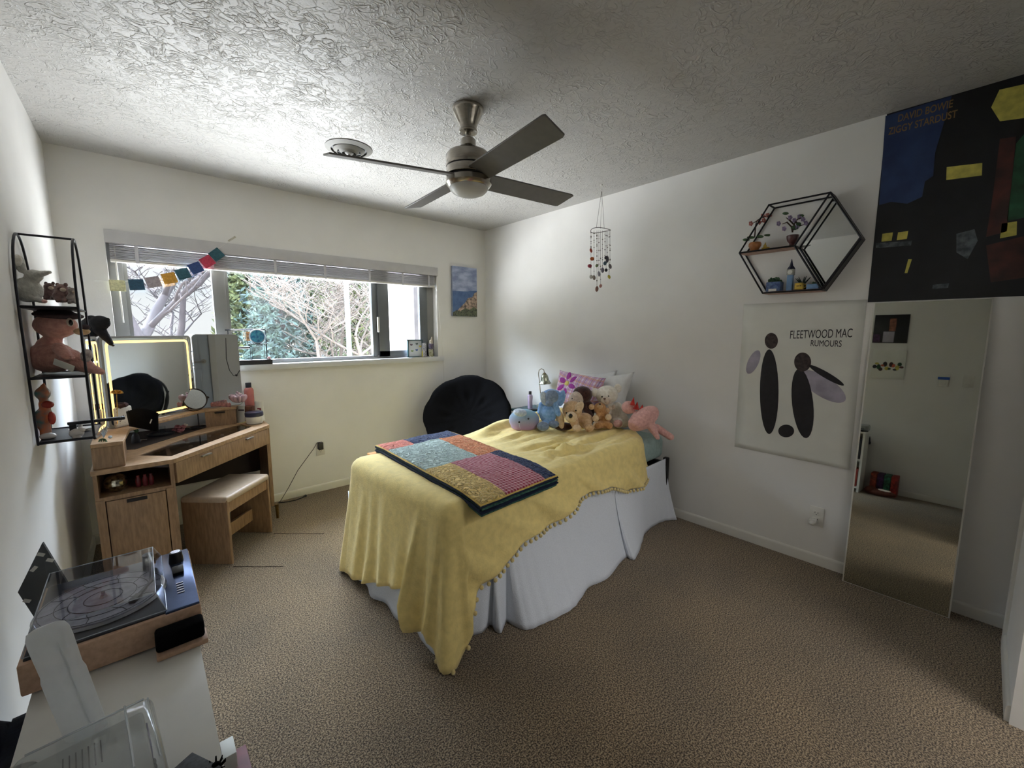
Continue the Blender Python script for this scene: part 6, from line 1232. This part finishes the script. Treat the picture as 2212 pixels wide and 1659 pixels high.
# ================= OUTSIDE =================
m_bark = mat('bare_bark', (44,36,37), .9, 0, .25, 30, .4, 60); m_stuc = mat('stucco_shade_tone', (46,42,43), .95, 0, .12, 14, 1.5, 20, c2=(32,29,30))
b = B(); b.bx((-.30,1.05,-.2),(.6,1.75,2.9)); struct(b.obj('trim_7', m_stuc, smooth=False))  # pier: its shade is put into the dark stucco colour
b = B(); b.bx((at(848,700,'y',2.4).x,2.4,-.2),(.9,2.6,2.9)); struct(b.obj('trim_9', mat('stucco_lit_tone', (150,146,138), .95, 0, .08, 14, .9, 20), smooth=False))  # paler copy of the stucco; sunlit brightness is put into its colour
b = B(); b.bx((-.785,2.0,-.2),(-.735,2.05,2.9)); struct(b.obj('trim_8', mat('post_paint', (70,80,78), .5, 0, .03, 12)))
def tree(label, base, h, r0, seed, lean=0.0, depth=5, group='bare trees outside', spread=.55, m_=m_bark, start=.25, cat='tree'):
    rr_ = random.Random(seed); b = B(); t = thing('bare_tree', label, cat, base, group); trunk = B(); tw = B(); cnt = [0]
    def grow(p, d, L_, r, dep):
        if cnt[0] > 6000: return
        P = [p]; n_ = 4
        for i in range(n_):
            d = (d + Vector((rr_.uniform(-.18,.18), rr_.uniform(-.18,.18), rr_.uniform(-.05,.14)))).normalized(); P.append(P[-1]+d*L_/n_)
        tgt = trunk if dep >= depth-1 else tw; cnt[0] += 1
        tgt.tube(P, [r*(1-.45*i/n_) for i in range(n_+1)], 6 if dep > 2 else 4, cap=False)
        if dep == 0: return
        k = 4 if dep > 3 else 3
        for i in range(k):
            q = P[1+rr_.randrange(n_)] if i < k-1 else P[-1]; a = rr_.uniform(0,2*PI); s_ = Vector((math.cos(a), math.sin(a), rr_.uniform(-.1,.5))).normalized()
            grow(q, (d*(1-spread)+s_*spread*1.2).normalized(), L_*rr_.uniform(.55,.8), max(.0075, r*.5), dep-1)
    grow(Vector(base), Vector((lean,0,1)).normalized(), h*.42, r0, depth)
    trunk.obj('trunk', m_, t, ang=180); tw.obj('twigs', m_, t, ang=180); return t
g0 = at(500,716,'y',6)
def gx_(px_, y): return at(px_, 740, 'y', y).x
tree('big bare tree with a thick pale trunk outside the left of the window', (gx_(325,6.2),6.2,-.2), 6.5, .22, 3, -.06, 6)
tree('second bare tree leaning left outside the left window pane', (gx_(300,5.4),5.4,-.2), 5.0, .10, 11, -.15, 6)
tree('bare tree with arching limbs behind the window mullion', (gx_(365,7.5),7.5,-.2), 5.5, .10, 21, .25, 6)
m_tan2 = mat('dry_twigs', (66,57,50), .95, 0, .2, 30); 
for k, (px_, y, h_, sd_) in enumerate(((690,4.6,3.4,5),(745,5.6,4.2,8),(790,4.4,3.6,13),(840,5.2,4.0,17),(720,7,4.6,23),(812,6.6,4.4,29))):
    tree(('twiggy leafless shrub left of the outside post','tallest twiggy shrub right behind the outside post','twiggy leafless shrub beside the right sash','pale twiggy shrub seen through the right sash','twiggy shrub far behind the outside post','twiggy shrub far behind the right sash')[k], (gx_(px_,y),y,-.2), h_, .05, sd_, R.uniform(-.1,.1), 5, 'twiggy shrubs outside', .6, m_tan2, cat='shrub')
m_ev1 = mat('evergreen_needles', (46,64,56), .9, 0, .3, 8, c2=(20,36,38)); m_ev2 = mat('yellow_green_leaves', (78,84,46), .9, 0, .3, 8, c2=(34,46,30))
def evergreen(label, base, h, r, seed, m_, n_=5200):
    rr_ = random.Random(seed); t = thing('evergreen_tree', label, 'tree', base, 'evergreen trees outside'); b = B(); b.tube([base, Vector(base)+Vector((0,0,h))], [.12,.02], 8); b.obj('trunk', m_bark, t); b = B(); bm = b.bm
    for i in range(n_):
        z = h*(rr_.random()**1.15); a = rr_.uniform(0,2*PI); lump = .75+.35*math.sin(a*5+z*4)*math.cos(z*7); rad = r*(1-z/h)**.75*lump*math.sqrt(rr_.uniform(.25,1)); c = Vector(base)+Vector((rad*math.cos(a), rad*math.sin(a), z+.15)); s_ = rr_.uniform(.05,.12); d_ = Vector((rr_.uniform(-1,1),rr_.uniform(-1,1),rr_.uniform(-1,.6))).normalized(); e_ = d_.cross(Vector((rr_.uniform(-1,1),rr_.uniform(-1,1),.3))).normalized()
        v = [bm.verts.new(c-d_*s_), bm.verts.new(c+e_*s_*.3), bm.verts.new(c+d_*s_), bm.verts.new(c-e_*s_*.3)]; bm.faces.new(v)
    b.obj('foliage', m_, t, smooth=False); return t
evergreen('tall dark evergreen in the middle of the window view', (gx_(610,7.0),7.0,-.2), 4.6, 1.25, 1, m_ev1); evergreen('green evergreen just right of the window mullion', (gx_(530,8.0),8.0,-.2), 3.4, 1.1, 2, m_ev2)
evergreen('yellow-green evergreen seen left of the outside post', (gx_(675,7.8),7.8,-.2), 4.4, 1.1, 3, m_ev2, 4200); evergreen('low blue-green evergreen at the middle of the window view', (gx_(570,5.6),5.6,-.2), 2.2, .7, 4, m_ev1, 3600); evergreen('small green shrub beside the right sash', (gx_(775,5.8),5.8,-.2), 2.6, .6, 5, m_ev2, 2200)
evergreen('broad olive tree far behind the outside post and the twiggy shrubs', (gx_(765,9),9,-.2), 5.2, 1.9, 6, m_ev2, 6000)
# fence and ground beyond
m_fen = mat('weathered_rail', (44,42,46), .8, 0, .2, 20); fe = thing('fence', 'dark rail fence beyond the shrubs outside the window', 'fence', (1,10,-.2)); b = B(); xf0, xf1 = gx_(240,10), gx_(900,10)
zf = at(700,752,'y',10).z; b.tube([(xf0,10,zf),(xf1,10,zf)], .025, 6); b.obj('rail', m_fen, fe); q = xf0
while q < xf1: b = B(); b.cyl((q,10,-.2),(q,10,zf+.03),.03,.03,8); b.obj('post', m_fen, fe); q += 1.3
b = B(); b.bx((xf0-14,4.2,-.3),(xf1+14,40,-.2)); struct(b.obj('ground', mat('dry_lawn', (90,88,80), .95, 0, .2, 2), smooth=False))
# ================= LIGHT =================
w = bpy.data.worlds.new('daylight'); sc.world = w; w.use_nodes = True; N = w.node_tree.nodes; L = w.node_tree.links; N.clear()
o = N.new('ShaderNodeOutputWorld'); bg = N.new('ShaderNodeBackground'); L.new(bg.outputs[0], o.inputs[0]); tc = N.new('ShaderNodeTexCoord'); sp = N.new('ShaderNodeSeparateXYZ'); L.new(tc.outputs['Generated'], sp.inputs[0])
mr = N.new('ShaderNodeMapRange'); mr.inputs[1].default_value = -1; mr.inputs[2].default_value = 1; L.new(sp.outputs[2], mr.inputs[0])
cr = N.new('ShaderNodeValToRGB'); L.new(mr.outputs[0], cr.inputs[0]); E = cr.color_ramp.elements
stops = [(0,GROUND),(.44,GROUND),(.488,(.2,.2,.205)),(.53,(.2,.205,.21)),(.575,(.05,.11,.17)),(.62,(.06,.12,.20)),(.72,SKY),(1,SKY)]
E[0].position, E[0].color = stops[0][0], (*[c/16 for c in stops[0][1]],1); E[1].position, E[1].color = stops[-1][0], (*[c/16 for c in stops[-1][1]],1)
for p, c in stops[1:-1]: e = E.new(p); e.color = (*[x/16 for x in c],1)
n = N.new('ShaderNodeTexNoise'); n.inputs['Scale'].default_value = 3.2; n.inputs['Detail'].default_value = 6; mpn = N.new('ShaderNodeMapping'); mpn.inputs['Scale'].default_value = (1,1,4); L.new(tc.outputs['Generated'], mpn.inputs[0]); L.new(mpn.outputs[0], n.inputs['Vector'])
c2 = N.new('ShaderNodeValToRGB'); c2.color_ramp.elements[0].position = .48; c2.color_ramp.elements[0].color = (0,0,0,1); c2.color_ramp.elements[1].position = .6; L.new(n.outputs['Fac'], c2.inputs[0])
up = N.new('ShaderNodeMapRange'); up.inputs[1].default_value = -.02; up.inputs[2].default_value = .02; L.new(sp.outputs[2], up.inputs[0]); ml = N.new('ShaderNodeMath'); ml.operation = 'MULTIPLY'; L.new(c2.outputs[0], ml.inputs[0]); L.new(up.outputs[0], ml.inputs[1])
hi = N.new('ShaderNodeMapRange'); hi.inputs[1].default_value = .5; hi.inputs[2].default_value = .2; L.new(sp.outputs[2], hi.inputs[0]); ml2 = N.new('ShaderNodeMath'); ml2.operation = 'MULTIPLY'; L.new(ml.outputs[0], ml2.inputs[0]); L.new(hi.outputs[0], ml2.inputs[1])
mx = N.new('ShaderNodeMix'); mx.data_type = 'RGBA'; L.new(ml2.outputs[0], mx.inputs[0]); L.new(cr.outputs[0], mx.inputs[6]); mx.inputs[7].default_value = (.215/16,.22/16,.225/16,1)
L.new(mx.outputs[2], bg.inputs[0]); bg.inputs[1].default_value = 16*WSTR
pl_ = bpy.data.lights.new('window_portal', 'AREA'); pl_.shape = 'RECTANGLE'; pl_.size = 2.4; pl_.size_y = .92; pl_.cycles.is_portal = True
po = bpy.data.objects.new('window_portal', pl_); col.objects.link(po); po.location = ((WX0+WX1)/2, .17, (WZ0+WZ1)/2); po.rotation_euler = (math.radians(-90),0,0)
sl = bpy.data.lights.new('sun', 'SUN'); sl.energy = SUNE; sl.angle = .01; sl.color = (1,.96,.9); so = bpy.data.objects.new('sun', sl); col.objects.link(so)
so.rotation_euler = Vector((-.74,.2,.64)).to_track_quat('Z','Y').to_euler(); so.location = (-4,3,6)
hl_ = bpy.data.lights.new('fill_lamp', 'AREA'); hl_.shape = 'DISK'; hl_.size = .9; hl_.energy = FILL; hl_.color = (.97,.98,1); ho = bpy.data.objects.new('fill_lamp', hl_); col.objects.link(ho); ho.location = ((OX0+OX1)/2, -5.1, H-.02)  # fill lamp added out of view to brighten the near side
# unseen eave added to keep direct sun out of the window
b = B(); b.bx((-4.2,.16,2.32),(1.2,.6,2.42)); struct(b.obj('trim_6', mat('sun_block_paint', (190,184,172), .6), smooth=False))
sc.view_settings.exposure = EXPO
